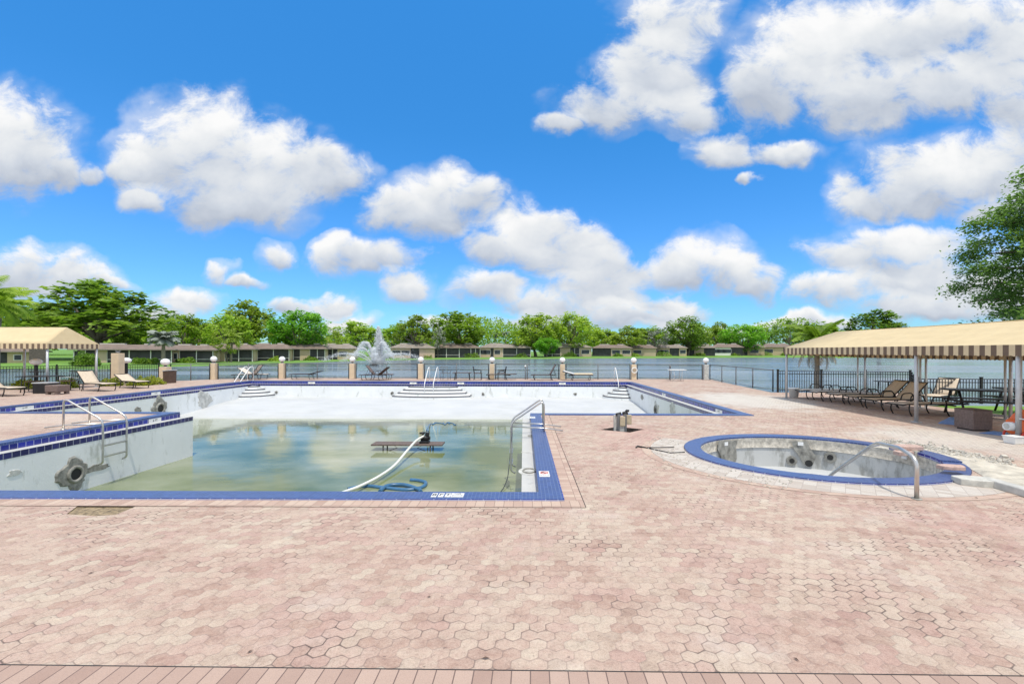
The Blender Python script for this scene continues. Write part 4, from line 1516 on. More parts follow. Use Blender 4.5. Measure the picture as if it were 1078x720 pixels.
# pit with the electrical pedestal
mb = MB()
for i in range(4):
    a, b = pit[i], pit[(i + 1) % 4]
    mb.add([(*a, 0.0), (*b, 0.0), (*b, -0.14), (*a, -0.14)], [(0, 1, 2, 3)])
mb.sheet(pit, -0.13)
kind(mb.build('pit_ground', mat('pit_earth', (0.055, 0.045, 0.04), 0.95, var=0.5, scale=14)), 'structure', 'square pit in the pavers')
ped = thing('utility_pedestal', 'stubby electrical pedestal with tan boxes standing in a square pit', 'pedestal', (pit_c[0] - 0.03, pit_c[1] + 0.02, -0.13))
for k, (x, y, h) in enumerate(((-0.13, 0.0, 0.47), (-0.06, -0.06, 0.49), (0.09, -0.05, 0.49))):
    MB().box((x, y, h / 2), (0.07, 0.06, h)).build('post', M['concrete'] if k == 0 else M['rail_grey'], ped, bevel=0.006)
MB().box((0.02, -0.085, 0.33), (0.12, 0.07, 0.22)).build('box', M['tanbox'], ped, bevel=0.008)
MB().box((0.18, 0.0, 0.36), (0.13, 0.10, 0.22)).build('box', M['tanbox'], ped, bevel=0.008)
MB().box((0.01, -0.06, 0.16), (0.11, 0.07, 0.15)).build('box', M['concrete'], ped, bevel=0.008)
mb = MB(); mb.cyl((-0.12, -0.03, 0.475), (0.0, -0.03, 0.505), 0.035, n=12); mb.build('cap', M['black'], ped)
mb = MB(); mb.cyl((0.05, -0.02, 0.495), (0.15, 0.01, 0.515), 0.045, n=12); mb.tube([(0.10, 0, 0.51), (0.14, 0, 0.57), (0.19, 0.0, 0.56)], 0.03, 8); mb.build('connector', M['black'], ped)


# ================================================================== FENCES AND LAMPS
def strut(mb, a, b, wid):
    mb.cyl(a, b, wid / 2, n=8)


def chain_fence(label, pts, h, n_between):
    t = thing('rail_fence', label, 'fence', (*pts[0], 0), 0, 'low rail fence sections along the lake edge')
    o = Vector(pts[0])
    for a, b in zip(pts, pts[1:]):
        a, b = Vector(a) - o, Vector(b) - o
        mb = MB()
        mb.tube([(a.x, a.y, h), (b.x, b.y, h)], 0.022, 8)
        mb.build('top_rail', M['rail_grey'], t)
        MB().tube([(a.x, a.y, 0.08), (b.x, b.y, 0.08)], 0.012, 6).build('bottom_rail', M['rail_grey'], t)
        # wire mesh: thin diagonal wires
        L = (b - a).length
        d = (b - a) / L
        wm = MB()
        s = 0.0
        while s < L:
            for sg in (1, -1):
                e = s + sg * (h - 0.08)
                s2, z2 = e, h
                s1, z1 = s, 0.08
                if e > L:
                    z2 = 0.08 + (h - 0.08) * (L - s) / (e - s); s2 = L
                if e < 0:
                    z2 = 0.08 + (h - 0.08) * s / (s - e); s2 = 0
                p, q = a + d * s1, a + d * s2
                off = Vector((0.0, 0.0012)) if sg > 0 else Vector((0.0, -0.0012))
                wm.add([(p.x - .0012, p.y + off.y, z1), (p.x + .0012, p.y + off.y, z1), (q.x + .0012, q.y + off.y, z2), (q.x - .0012, q.y + off.y, z2)], [(0, 1, 2, 3)])
            s += 0.11
        wm.build('wire_mesh', M['galv'], t)
        k = n_between
        for i in range(k + 2):
            p = a.lerp(b, i / (k + 1))
            if i in (0, k + 1):
                p = p + d * (0.02 if i == 0 else -0.02)
            MB().cyl((p.x, p.y, 0), (p.x, p.y, h + 0.03), 0.03, n=8).build('post', M['black'] if i in (0, k + 1) else M['rail_grey'], t)
    return t


def lamp_pillar(label, x, y, h, wid, mt, zs=0.95, gr=0.19):
    t = thing('lamp_pillar', label, 'lamp pillar', (x, y, 0), 0, 'globe lamps on pillars round the pool deck')
    MB().box((0, 0, h / 2), (wid, wid, h)).build('pillar', mt, t, bevel=0.012)
    MB().box((0, 0, h + 0.02), (wid * 0.55, wid * 0.55, 0.04)).build('cap', M['galv'], t)
    MB().cyl((0, 0, h + 0.04), (0, 0, h + 0.10), 0.06, 0.09, n=14).build('collar', M['black'], t)
    MB().sphere((0, 0, h + 0.09 + gr * zs), gr, zs).build('globe', M['globe'], t)
    return t


FY = 30.4
pill = {}
LP = [(297, 'globe lamp pillar between the left corner steps and a flat lounger'), (371, 'globe lamp pillar just left of the fountain'), (443, 'globe lamp pillar right of the fountain, left of the middle steps'),
      (518, 'globe lamp pillar with dark chairs leaning on it'), (592, 'globe lamp pillar beside the cream cushioned lounger'), (667, 'globe lamp pillar with a white ring at the right pool corner'), (743, 'globe lamp pillar right of the white folding table')]
for px, lab in LP:
    X = up(px, 399, FY)[0]
    pill[px] = (X, FY)
    lamp_pillar(lab, X, FY, 1.0, 0.31, M['cream'] if px < 600 else M['scar_light'] if px > 700 else M['cream'])
p225 = (up(225, 400, 29.2)[0], 29.2)
lamp_pillar('globe lamp pillar left of the steps, framed by two dark rails', *p225, 1.02, 0.34, M['cream'])
p175 = (up(174, 402, 26.9)[0], 26.9)
lamp_pillar('globe lamp pillar beside the brown litter bin', *p175, 0.86, 0.42, M['cream'], 0.82, 0.24)
# life ring on the 667 pillar
lx, ly = pill[667]
mb = MB()
mb.tube([(0.17 * math.cos(a), 0, 0.62 + 0.17 * math.sin(a)) for a in [2 * PI * k / 24 for k in range(24)]], 0.035, 10, closed=True)
tag(mb.build('life_ring', M['white_plastic'], None, (lx, ly - 0.225, 0)), 'white life ring hanging on the lamp pillar at the right corner', 'life ring')
order = [225, 297, 371, 443, 518, 592, 667, 743]
pp = dict(pill); pp[225] = p225
labs = ['low rail fence between the two leftmost lakeside lamp pillars', 'low rail fence behind the flat dark lounger', 'low rail fence in front of the fountain',
        'low rail fence behind the middle steps and stacked furniture', 'low rail fence behind the lounger with upright back', 'low rail fence right of the cream cushioned lounger',
        'low rail fence behind the white folding table']
for a, b, lab in zip(order, order[1:], labs):
    A, B = Vector(pp[a]), Vector(pp[b])
    d = (B - A).normalized()
    chain_fence(lab, [tuple(A + d * 0.22), tuple(B - d * 0.22)], 1.0, 1)
A, B = Vector(p175), Vector(p225)
d = (B - A).normalized()
chain_fence('low rail fence right of the brown litter bin', [tuple(A + d * 0.25), tuple(B - d * 0.22)], 1.0, 1)
A = Vector(pill[743])
chain_fence('angled rail fence running from the last lamp pillar to the black fence', [tuple(A + Vector((0.25, -0.05))), (11.55, 21.3)], 1.0, 3)


def picket_fence(label, pts, h, z0=0.02, every=2.1, gap=0.105):
    t = thing('picket_fence', label, 'fence', (*pts[0], 0), 0, 'black metal picket fences')
    o = Vector(pts[0])
    for si, (a, b) in enumerate(zip(pts, pts[1:])):
        a, b = Vector(a) - o, Vector(b) - o
        L = (b - a).length
        d = (b - a) / L
        ang = math.atan2(d.y, d.x)
        mb = MB()
        n = int(L / gap)
        for k in range(1, n):
            p = a + d * (k * L / n)
            mb.box((p.x, p.y, z0 + h / 2), (0.018, 0.018, h), ang)
        mb.build('pickets', M['black'], t)
        for z in (z0 + 0.10, z0 + h - 0.12, z0 + h - 0.005):
            m_ = (a + b) / 2
            MB().box((m_.x, m_.y, z), (L, 0.032, 0.03), ang).build('rail', M['black'], t)
        k = max(1, round(L / every))
        for i in range(k + 1):
            if si > 0 and i == 0:
                continue
            p = a.lerp(b, i / k)
            mb = MB()
            mb.box((p.x, p.y, (h + 0.08) / 2), (0.07, 0.07, h + 0.08), ang)
            mb.box((p.x, p.y, h + 0.09), (0.085, 0.085, 0.025), ang)
            mb.build('post', M['black'], t)
    return t


picket_fence('black picket fence behind the left lounge chairs and canopy', [(p175[0] - 0.3, p175[1] - 0.1), (-27.2, 21.0), (-33, 18.8)], 0.98)
picket_fence('black picket fence behind the row of reclining loungers', [(11.6, 21.0), (17.3, 20.6)], 0.95)
picket_fence('lower black picket fence behind the picnic tables', [(17.2, 20.4), (14.15, 16.5), (34, 16.1)], 0.86)


def post_lamp(label, px, pyb, Y):
    x = up(px, pyb, Y)[0]
    t = thing('post_lamp', label, 'lamp', (x, Y, 0), 0, 'globe lamps on black fence posts')
    MB().box((0, 0, 0.53), (0.10, 0.10, 1.06)).build('post', M['black'], t)
    MB().cyl((0, 0, 1.06), (0, 0, 1.10), 0.06, 0.09, n=14).build('collar', M['black'], t)
    MB().sphere((0, 0, 1.10 + 0.155), 0.235, 0.68).build('globe', M['globe'], t)


post_lamp('flattened white globe lamp left of the grey canopy post', 38, 384, 21.9)
post_lamp('flattened white globe lamp just right of the tall cream column', 133, 385, 25.6)
cxx, cyy = at(124, 404.5)
t = thing('cream_column', 'tall plain cream column with a small iron bracket on top', 'column', (cxx, cyy, 0))
MB().box((0, 0, 0.83), (0.40, 0.40, 1.66)).build('shaft', M['cream'], t, bevel=0.015)
mb = MB(); mb.cyl((0, 0, 1.66), (0, 0, 1.74), 0.09, n=12); mb.tube([(-0.14, 0, 1.80), (0, 0, 1.74), (0.14, 0, 1.80)], 0.02, 6); mb.build('bracket', M['rail_grey'], t)
# litter bin at the pillar
bx, by = at(180, 403)
t = thing('litter_bin', 'dark brown litter bin standing against the lamp pillar', 'litter bin', (bx + 0.02, by - 0.12, 0), R(-12))
MB().box((0, 0, 0.34), (0.42, 0.42, 0.68), top=1.06).build('body', M['bin_brown'], t, bevel=0.01)
MB().box((0, 0, 0.705), (0.48, 0.48, 0.05), rot=Matrix.Rotation(R(-5), 3, 'Y')).build('lid', M['galv'], t, bevel=0.01)
# white capped stake and dark stake at the lake fence
for px, lab, mt in ((553, 'slim stake with white cap before the lake fence', 'white_plastic'), (705.5, 'slim dark stake left of the white folding table', 'rail_grey')):
    x, y, _ = up(px, 399, 30.1)
    t = thing('stake', lab, 'stake', (x, y, 0))
    MB().cyl((0, 0, 0), (0, 0, 0.86), 0.028, n=8).build('pole', M['rail_grey'], t)
    MB().cyl((0, 0, 0.82), (0, 0, 0.93), 0.07, 0.055, n=12).build('cap', M[mt], t)


# ================================================================== CANOPIES
def canopy(label, x0, x1, y0, y1, ridge_axis, ze0, ze1, zr, ridge, hips, posts, loc, val):
    """open-sided awning. ridge_axis 'y': ridge runs along y at x=ridge. hips: (start, end) of the ridge"""
    t = thing('canopy', label, 'canopy', (*loc, 0))
    L = lambda p: (p[0] - loc[0], p[1] - loc[1], p[2])
    if ridge_axis == 'y':
        c = [(x0, y0, ze0), (x1, y0, ze1), (x1, y1, ze1), (x0, y1, ze0)]
        r0, r1 = (ridge, hips[0], zr), (ridge, hips[1], zr)
        faces = [(c[0], r0, r1, c[3]), (c[1], c[2], r1, r0), (c[0], c[1], r0), (c[3], r1, c[2])]
    else:
        c = [(x0, y0, ze0), (x1, y0, ze0), (x1, y1, ze1), (x0, y1, ze1)]
        r0, r1 = (hips[0], ridge, zr), (hips[1], ridge, zr)
        faces = [(c[0], c[1], r1, r0), (c[3], r0, r1, c[2]), (c[0], r0, c[3]), (c[1], c[2], r1)]
    mb = MB()
    for f in faces:
        P = [Vector(L(p)) for p in f]
        n = (P[1] - P[0]).cross(P[2] - P[0])
        if n.z < 0:
            P = P[::-1]
            n = -n
        n.normalize()
        # subdivide with a little sag
        if len(P) == 4:
            N, K = 24, 5
            V = []
            for i in range(N + 1):
                for k in range(K + 1):
                    a = P[0].lerp(P[1], i / N)
                    b = P[3].lerp(P[2], i / N)
                    q = a.lerp(b, k / K)
                    sag = 0.018 * math.sin(PI * k / K) * (1 + 0.8 * abs(math.sin(PI * i * 4 / N)))
                    V.append(q - n * sag)
            mb.add(V, [(i * (K + 1) + k, (i + 1) * (K + 1) + k, (i + 1) * (K + 1) + k + 1, i * (K + 1) + k + 1) for i in range(N) for k in range(K)], True)
        else:
            mb.add(P, [(0, 1, 2)])
    o = mb.build('roof', M['canvas'], t)
    sol_ = o.modifiers.new('thick', 'SOLIDIFY'); sol_.thickness = 0.012; sol_.offset = -1
    mb = MB()
    cc = c + [c[0]]
    for a, b in zip(cc, cc[1:]):
        a, b = Vector(L(a)), Vector(L(b))
        n = max(2, int((b - a).length / 0.125))
        for i in range(n):
            p, q = a.lerp(b, i / n), a.lerp(b, (i + 1) / n)
            m_ = p.lerp(q, 0.5)
            dp = Vector((0, 0, val))
            mb.add([p - Vector((0, 0, .004)), q - Vector((0, 0, .004)), q - dp * 0.9, m_ - dp, p - dp * 0.9], [(0, 1, 2, 3, 4)])
    o = mb.build('valance', M['stripe'], t)
    s2 = o.modifiers.new('thick', 'SOLIDIFY'); s2.thickness = 0.006; s2.offset = 0
    mb = MB()
    for a, b in zip(cc, cc[1:]):
        a, b = Vector(L(a)), Vector(L(b))
        ctr_ = Vector(((x0 + x1) / 2 - loc[0], (y0 + y1) / 2 - loc[1], 0))
        ins = lambda p: p + Vector((math.copysign(0.07, ctr_.x - p.x), math.copysign(0.07, ctr_.y - p.y), -0.06))
        mb.tube([ins(a), ins(b)], 0.022, 8)
    mb.tube([Vector(L(r0)) - Vector((0, 0, 0.06)), Vector(L(r1)) - Vector((0, 0, 0.06))], 0.022, 8)
    mb.build('frame_rail', M['galv'], t)
    for (x, y, z, rr_) in posts:
        p = L((x, y, 0))
        MB().cyl(p, (p[0], p[1], z - 0.04), rr_, n=12).build('post', M['galv'], t)
        MB().cyl(p, (p[0], p[1], 0.015), rr_ * 2.6, n=12).build('foot', M['galv'], t)
    return t


CXF, CXR = 10.2, 13.4
canopy('long cream canopy with striped valance over the right hand loungers', CXF, CXR, 6.0, 18.05, 'y', 1.985, 1.85, 2.60, 11.85, (6.5, 17.45),
       [(10.27, 17.98, 1.97, 0.04), (10.27, 12.04, 1.97, 0.045), (10.27, 9.55, 1.97, 0.05), (10.27, 6.2, 1.97, 0.045),
        (13.33, 17.98, 1.83, 0.035), (13.05, 17.98, 1.88, 0.03), (13.33, 15.25, 1.83, 0.035), (13.2, 15.32, 1.85, 0.03), (13.33, 12.6, 1.83, 0.04), (13.2, 12.62, 1.85, 0.03), (13.33, 9.5, 1.83, 0.04)],
       (10.27, 17.98), 0.25)
canopy('cream canopy at the left over dark garden chairs', -31.0, -21.0, 20.3, 22.8, 'x', 2.10, 2.12, 2.88, 21.5, (-30.6, -21.3),
       [(-21.06, 20.38, 2.08, 0.045), (-24.6, 20.38, 2.08, 0.045), (-28, 20.38, 2.08, 0.045), (-21.06, 22.72, 2.08, 0.05), (-24.6, 22.72, 2.08, 0.045), (-28, 22.72, 2.08, 0.045)],
       (-21.06, 20.38), 0.24)


# ================================================================== LOUNGERS AND FURNITURE
def lounger(label, x, y, rz, back=0.0, sling='sling', group='sun loungers round the pool', frame='black', arms=True, z=0.0, cushion=False, lift=0.0, name='sun_lounger'):
    """foot end at the origin, head towards local +x; back = backrest angle in degrees; lift raises the head end"""
    t = thing(name, label, 'sun lounger', (x, y, z), rz, group)
    if lift:
        t.rotation_euler.y = -R(lift)
    H, L, W = 0.34, 1.22, 0.30
    mb = MB()
    for s in (-1, 1):
        mb.tube(rounded([(0.0, s * W, H - 0.03), (0.12, s * W, H), (L, s * W, H), (L + 0.35, s * W, H - 0.05)], 0.08), 0.02, 8)
    mb.tube([(0.02, -W, H - 0.02), (0.02, W, H - 0.02)], 0.018, 8)
    mb.tube([(L, -W, H - 0.03), (L, W, H - 0.03)], 0.016, 8)
    mb.build('frame', M[frame], t)
    for lx_ in (0.20, 1.30):
        for s in (-1, 1):
            mb = MB()
            mb.tube(rounded([(lx_, s * W, H - 0.01), (lx_ - 0.03, s * (W + 0.02), H * 0.45), (lx_ + 0.06, s * (W + 0.02), 0.0)], 0.08), 0.018, 8)
            mb.build('leg', M[frame], t)
    V = []
    for i in range(13):
        for k in range(5):
            u = (k - 2) / 2
            V.append((0.02 + (L - 0.02) * i / 12, u * (W - 0.02), H + 0.016 - 0.02 * (1 - u * u) + (-0.03 * (1 - i / 1.0) if i < 1 else 0)))
    o = MB().add(V, [(i * 5 + k, (i + 1) * 5 + k, (i + 1) * 5 + k + 1, i * 5 + k + 1) for i in range(12) for k in range(4)], True).build('seat', M[sling], t)
    s_ = o.modifiers.new('thick', 'SOLIDIFY'); s_.thickness = 0.01
    a = R(back)
    ca, sa = math.cos(a), math.sin(a)
    V = []
    LB = 0.74
    for i in range(9):
        for k in range(5):
            u = (k - 2) / 2
            s1 = LB * i / 8
            d1 = 0.016 - 0.02 * (1 - u * u)
            V.append((L + s1 * ca - d1 * sa, u * (W - 0.02), H + s1 * sa + d1 * ca))
    o = MB().add(V, [(i * 5 + k, (i + 1) * 5 + k, (i + 1) * 5 + k + 1, i * 5 + k + 1) for i in range(8) for k in range(4)], True).build('backrest', M[sling], t)
    s_ = o.modifiers.new('thick', 'SOLIDIFY'); s_.thickness = 0.01
    mb = MB()
    for s in (-1, 1):
        mb.tube([(L, s * W, H), (L + LB * ca, s * W, H + LB * sa)], 0.018, 8)
    mb.tube([(L + LB * ca, -W, H + LB * sa), (L + LB * ca, W, H + LB * sa)], 0.018, 8)
    if back > 15:
        for s in (-1, 1):
            mb.tube([(L + 0.45 * ca, s * W * 0.9, H + 0.45 * sa), (L + 0.45 * ca + 0.16, s * W * 0.9, H - 0.04)], 0.012, 6)
    mb.build('back_frame', M[frame], t)
    if arms:
        for s in (-1, 1):
            MB().tube(rounded([(0.80, s * (W + 0.03), H), (0.84, s * (W + 0.05), H + 0.20), (1.16, s * (W + 0.05), H + 0.22), (1.28, s * (W + 0.03), H)], 0.09), 0.017, 8).build('armrest', M[frame], t)
    if cushion:
        MB().box((0.62, 0, H + 0.06), (1.2, 0.56, 0.09)).build('cushion', M['cushion'], t, bevel=0.03)
        MB().box((L + 0.37 * ca - 0.06 * sa, 0, H + 0.37 * sa + 0.06 * ca), (0.70, 0.56, 0.09), rot=Matrix.Rotation(-a, 3, 'Y')).build('cushion', M['white_plastic'], t, bevel=0.03)
    return t


# right hand row under the canopy, feet to the pool
RG = 'tan sling loungers in a row under the canopy'
row = [(842, 419.5, 0, 'flat tan lounger farthest back in the canopy row, beside the white bucket', 4), (858, 421.5, 0, 'flat tan lounger second from the white bucket', -6),
       (879, 424.5, 0, 'flat tan lounger third from the white bucket in the row', 3), (898, 427.5, 46, 'tan lounger with raised back, second nearest of the raised ones left of the post', -2),
       (918, 431.5, 46, 'tan lounger with raised back just left of the thick canopy post', 4), (946, 437, 0, 'flat tan lounger nearest the canopy post, low in front', 2)]
for k, (px, py, bk, lab, rz) in enumerate(row):
    x, y = at(px, py)
    lounger(lab, x - 0.1, y + 0.05, R(rz), bk, 'sling_pale' if bk == 0 else 'sling', RG)
x, y = at(958, 425)
lounger('tan lounger with raised back standing behind the canopy post', x + 0.15, y - 0.6, R(30), 50, 'sling', RG)
# far side of the pool, in front of the lake fence
FG = 'loungers left in front of the lake fence'


def far_l(px, w=0.0, Y=29.6):
    return up(px, 399, Y)[0], Y


x, y = far_l(246, Y=28.9)
lounger('pale lounger behind the left corner handrails, its back folded up steeply', x, y, R(5), 55, 'sling_pale', FG, arms=False)
x, y = far_l(281, Y=29.3)
lounger('pale lounger propped upside against another beside the left corner steps', x, y, R(172), 32, 'sling_pale', FG, arms=False, lift=0)
x, y = far_l(306)
lounger('dark flat lounger with low tilted back, left of the fountain', x, y, R(2), 14, 'timber_sling' if 'timber_sling' in M else 'bin_brown', FG, arms=False)
x, y = far_l(414)
lounger('dark lounger with raised back in front of the fountain', x, y, R(182), 52, 'brown', FG)
x, y = far_l(379, Y=29.0)
lounger('second lounger in front of the fountain, back leaning the other way', x, y + 0.1, R(-4), 40, 'bin_brown', FG, arms=False)
x, y = far_l(559)
lounger('bare dark lounger with steep back right of the white capped stake', x, y, R(3), 62, 'brown', FG, arms=False)
x, y = far_l(624)
lounger('lounger with thick cream cushion beside the lamp pillar', x, y, R(180), 16, 'brown', FG, arms=False, cushion=True)
x, y = far_l(520, Y=29.9)
lounger('dark bench like lounger standing before the lamp pillar with chairs', x - 0.5, y - 0.1, R(2), 3, 'brown', FG, arms=True)


def chair(label, x, y, rz, mt='black', seat='bin_brown', group='dark garden chairs', arms=True):
    t = thing('garden_chair', label, 'chair', (x, y, 0), rz, group)
    for sx in (-1, 1):
        for sy in (-1, 1):
            MB().tube([(sx * 0.25, sy * 0.23, 0), (sx * 0.23, sy * 0.22, 0.42)], 0.016, 8).build('leg', M[mt], t)
    MB().box((0, 0, 0.43), (0.50, 0.50, 0.03)).build('seat', M[seat], t, bevel=0.008)
    mb = MB()
    for k in range(6):
        u = -0.22 + 0.088 * k
        mb.tube([(u, 0.23, 0.44), (u, 0.30, 0.84)], 0.011, 6)
    mb.tube([(-0.25, 0.30, 0.85), (0.25, 0.30, 0.85)], 0.017, 8)
    mb.build('backrest', M[mt], t)
    if arms:
        for s in (-1, 1):
            MB().tube(rounded([(s * 0.25, -0.2, 0.43), (s * 0.26, -0.2, 0.63), (s * 0.26, 0.27, 0.65)], 0.06), 0.015, 8).build('armrest', M[mt], t)
    return t


def table(label, x, y, rz, sz, h, mt, topm, cat='table', group=None, round_=False):
    t = thing('garden_table', label, cat, (x, y, 0), rz, group)
    if round_:
        MB().cyl((0, 0, h - 0.03), (0, 0, h), sz[0] / 2, n=28).build('table_top', M[topm], t)
    else:
        MB().box((0, 0, h - 0.015), (sz[0], sz[1], 0.03)).build('table_top', M[topm], t, bevel=0.006)
    for sx in (-1, 1):
        for sy in (-1, 1):
            MB().tube([(sx * sz[0] * 0.40, sy * sz[1] * 0.38, 0), (sx * sz[0] * 0.36, sy * sz[1] * 0.36, h - 0.03)], 0.018, 8).build('leg', M[mt], t)
    return t


# white folding table by the lake
x, y = far_l(712.5, Y=29.2)
t = thing('folding_table', 'small white folding table before the lake fence', 'table', (x, y, 0))
MB().box((0, 0, 0.70), (1.05, 0.6, 0.035)).build('table_top', M['white_paint'], t, bevel=0.01)
for s in (-1, 1):
    mb = MB()
    mb.tube(rounded([(s * 0.27, -0.24, 0.68), (s * 0.22, -0.24, 0.25), (s * 0.36, -0.24, 0.0)], 0.1), 0.016, 8)
    mb.tube(rounded([(s * 0.27, 0.24, 0.68), (s * 0.22, 0.24, 0.25), (s * 0.36, 0.24, 0.0)], 0.1), 0.016, 8)
    mb.tube([(s * 0.22, -0.24, 0.28), (s * 0.22, 0.24, 0.28)], 0.012, 6)
    mb.build('leg', M['galv'], t)
MB().tube([(-0.22, 0, 0.28), (0.22, 0, 0.28)], 0.012, 6).build('stretcher', M['galv'], t)
# furniture heaped by the middle lamp pillar
x, y = far_l(469, Y=29.6)
chair('small dark chair right of the middle step handrails', x, y, R(170), 'rail_grey', 'rail_grey')
x, y = far_l(485, Y=29.5)
table('dark slatted bench table right of the small chair by the lake', x + 0.1, y, R(2), (1.2, 0.6), 0.48, 'black', 'bin_brown')
x, y = far_l(503, Y=29.6)
chair('dark chair turned sideways between the bench table and lamp pillar', x, y, R(90))
x, y = far_l(528, Y=29.7)
chair('dark chair right of the lamp pillar with leaning chairs', x, y, R(-80))

# left corner
x, y = at(-8, 417)
lounger('pale lounger at the left edge of the deck under the canopy', x + 1.0, y, R(168), 30, 'sling', 'loungers on the left deck', arms=False)
x, y = at(118, 411.5)
lounger('pale lounger with raised back in front of the left fence', x + 0.1, y - 0.2, R(162), 46, 'sling', 'loungers on the left deck', arms=False)
x, y = at(140, 409.5)
lounger('low tan lounger between the raised lounger and the hedge', x + 0.25, y + 0.3, R(156), 24, 'sling', 'loungers on the left deck', arms=False)
x, y = at(27, 414)
table('dark garden table with chairs beneath the left canopy', x, y + 0.6, R(6), (1.3, 0.8), 0.70, 'black', 'black')
chair('dark garden chair left of the table under the left canopy', x - 0.7, y + 1.0, R(30))
chair('dark garden chair behind the table under the left canopy', x + 0.35, y + 1.5, R(5))
x, y = at(40, 414.5)
t = thing('towel_crate', 'dark slatted crate with a pale lid beside the brown ottoman', 'crate', (x, y + 0.3, 0), R(5))
MB().box((0, 0, 0.21), (0.56, 0.5, 0.42)).build('body', M['black'], t, bevel=0.008)
MB().box((0, 0, 0.44), (0.62, 0.55, 0.045)).build('lid', M['galv'], t, bevel=0.01)
x, y = at(54, 415.5)
t = thing('ottoman', 'small brown wicker ottoman with a cut out foot near the left canopy post', 'ottoman', (x, y + 0.25, 0), R(-8))
MB().box((0, 0, 0.24), (0.60, 0.5, 0.28)).build('body', M['brown'], t, bevel=0.03)
for sx in (-1, 1):
    for sy in (-1, 1):
        MB().box((sx * 0.22, sy * 0.17, 0.05), (0.12, 0.12, 0.10)).build('leg', M['brown'], t)
mb = MB()
for k, (a, b) in enumerate((((63, 396.5), (77, 397.5)), ((77, 397.5), (88, 398.5)))):
    pa, pb = up(a[0], a[1], 20.8), up(b[0], b[1], 20.8)
    mb.tube([pa, pb], 0.014, 6)
pa = up(63, 396.5, 20.8)
mb.tube([pa, (pa[0], pa[1], 0)], 0.014, 6)
pb = up(88, 398.5, 20.8)
mb.tube([pb, (pb[0], pb[1], 0)], 0.014, 6)
tag(mb.build('pipe_rail', M['galv']), 'thin grey pipe rail before the left picket fence', 'rail')

# things at the right edge
x, y = at(1024.7, 454)
t = thing('planter_box', 'square brown wicker box on the pavers under the canopy', 'planter', (x, y, 0))
MB().box((0.225, 0.24, 0.255), (0.45, 0.48, 0.45)).build('body', M['brown'], t, bevel=0.012)
MB().box((0.225, 0.24, 0.015), (0.38, 0.40, 0.03)).build('base', M['black'], t)
MB().box((0.225, 0.24, 0.485), (0.455, 0.485, 0.012)).build('lid', M['bin_brown'], t)
x, y = at(838, 419)
t = thing('bucket', 'white plastic bucket at the foot of the far canopy post', 'bucket', (x, y + 0.15, 0))
mb = MB(); mb.lathe([(0.02, 0.005), (0.15, 0.0), (0.19, 0.38), (0.20, 0.38), (0.20, 0.36)], (0, 0, 0), 20); mb.build('body', M['white_plastic'], t)
mb = MB(); mb.lathe([(0.21, 0.365), (0.21, 0.395), (0.001, 0.40)], (0, 0, 0), 20); mb.build('lid', M['white_plastic'], t)
x, y = at(1072, 468)
t = thing('tub', 'white square tub in front of the orange machine', 'tub', (x + 0.05, y + 0.12, 0), R(8))
MB().box((0, 0, 0.07), (0.24, 0.20, 0.14), top=1.15).build('body', M['white_plastic'], t, bevel=0.012)
MB().box((0, 0, 0.146), (0.29, 0.245, 0.014)).build('rim', M['white_plastic'], t, bevel=0.004)
# blue tarp: a creased low heap
def tarp(label, loop, hgt, seed):
    c = (sum(p[0] for p in loop) / len(loop), sum(p[1] for p in loop) / len(loop))
    V, Fc = [], []
    n = 6 * len(loop)
    for i in range(6):
        t_ = i / 5
        for k in range(n):
            a, b = Vector(loop[k // 6]), Vector(loop[(k // 6 + 1) % len(loop)])
            p = a.lerp(b, (k % 6) / 6)
            q = Vector(c).lerp(p, t_)
            h = 0.006 + hgt * (1 - t_ ** 2) * (0.5 + 0.9 * abs(mnoise.noise((q.x * 4, q.y * 4, seed))))
            V.append((q.x - c[0], q.y - c[1], h))
    for i in range(5):
        for k in range(n):
            Fc.append((i * n + k, (i + 1) * n + k, (i + 1) * n + (k + 1) % n, i * n + (k + 1) % n))
    o = MB().add(V, Fc, True).build('tarp', M['tarp'], None, (c[0], c[1], 0))
    return tag(o, label, 'tarp')


tarp('crumpled blue tarp left of the brown wicker box', [at(987, 446), at(1004, 447.5), at(1012, 446), at(1010, 440), at(998, 440)], 0.14, 2.0)
tarp('flat blue tarp strip between the wicker box and orange machine', [at(1030, 456), at(1060, 459.5), at(1062, 456), at(1046, 453.5)], 0.03, 5.0)
# orange mixer: tilted drum body on a frame with a white mouth
ox, oy = at(1066, 463)
t = thing('mixer', 'orange tilted machine with white round mouth at the right edge', 'machine', (ox + 0.28, oy + 0.05, 0), R(-6))
mb = MB()
mb.box((0.02, 0, 0.30), (0.46, 0.36, 0.30), rot=Matrix.Rotation(R(-14), 3, 'Y'), top=0.92)
mb.build('body', M['orange'], t, bevel=0.03)
MB().box((0.06, 0, 0.54), (0.50, 0.38, 0.12), rot=Matrix.Rotation(R(-24), 3, 'Y'), top=0.6).build('hood', M['orange'], t, bevel=0.02)
mb = MB()
mb.cyl((-0.18, -0.02, 0.27), (-0.36, -0.04, 0.28), 0.095, 0.085, n=18)
mb.build('mouth', M['white_plastic'], t)
MB().cyl((-0.361, -0.04, 0.28), (-0.366, -0.04, 0.28), 0.065, n=16).build('mouth_opening', M['scar_light'], t)
for s in (-1, 1):
    mb = MB()
    mb.tube([(0.14 * math.cos(a) * 0.6 - 0.12, s * 0.20, 0.085 + 0.085 * math.sin(a)) for a in [2 * PI * k / 16 for k in range(16)]], 0.022, 8, closed=True)
    mb.build('wheel', M['red'], t)
mb = MB()
mb.tube([(-0.25, -0.20, 0.46), (0.30, -0.21, 0.38)], 0.012, 6)
mb.tube([(0.2, 0.15, 0.0), (0.16, 0.12, 0.2)], 0.02, 6)
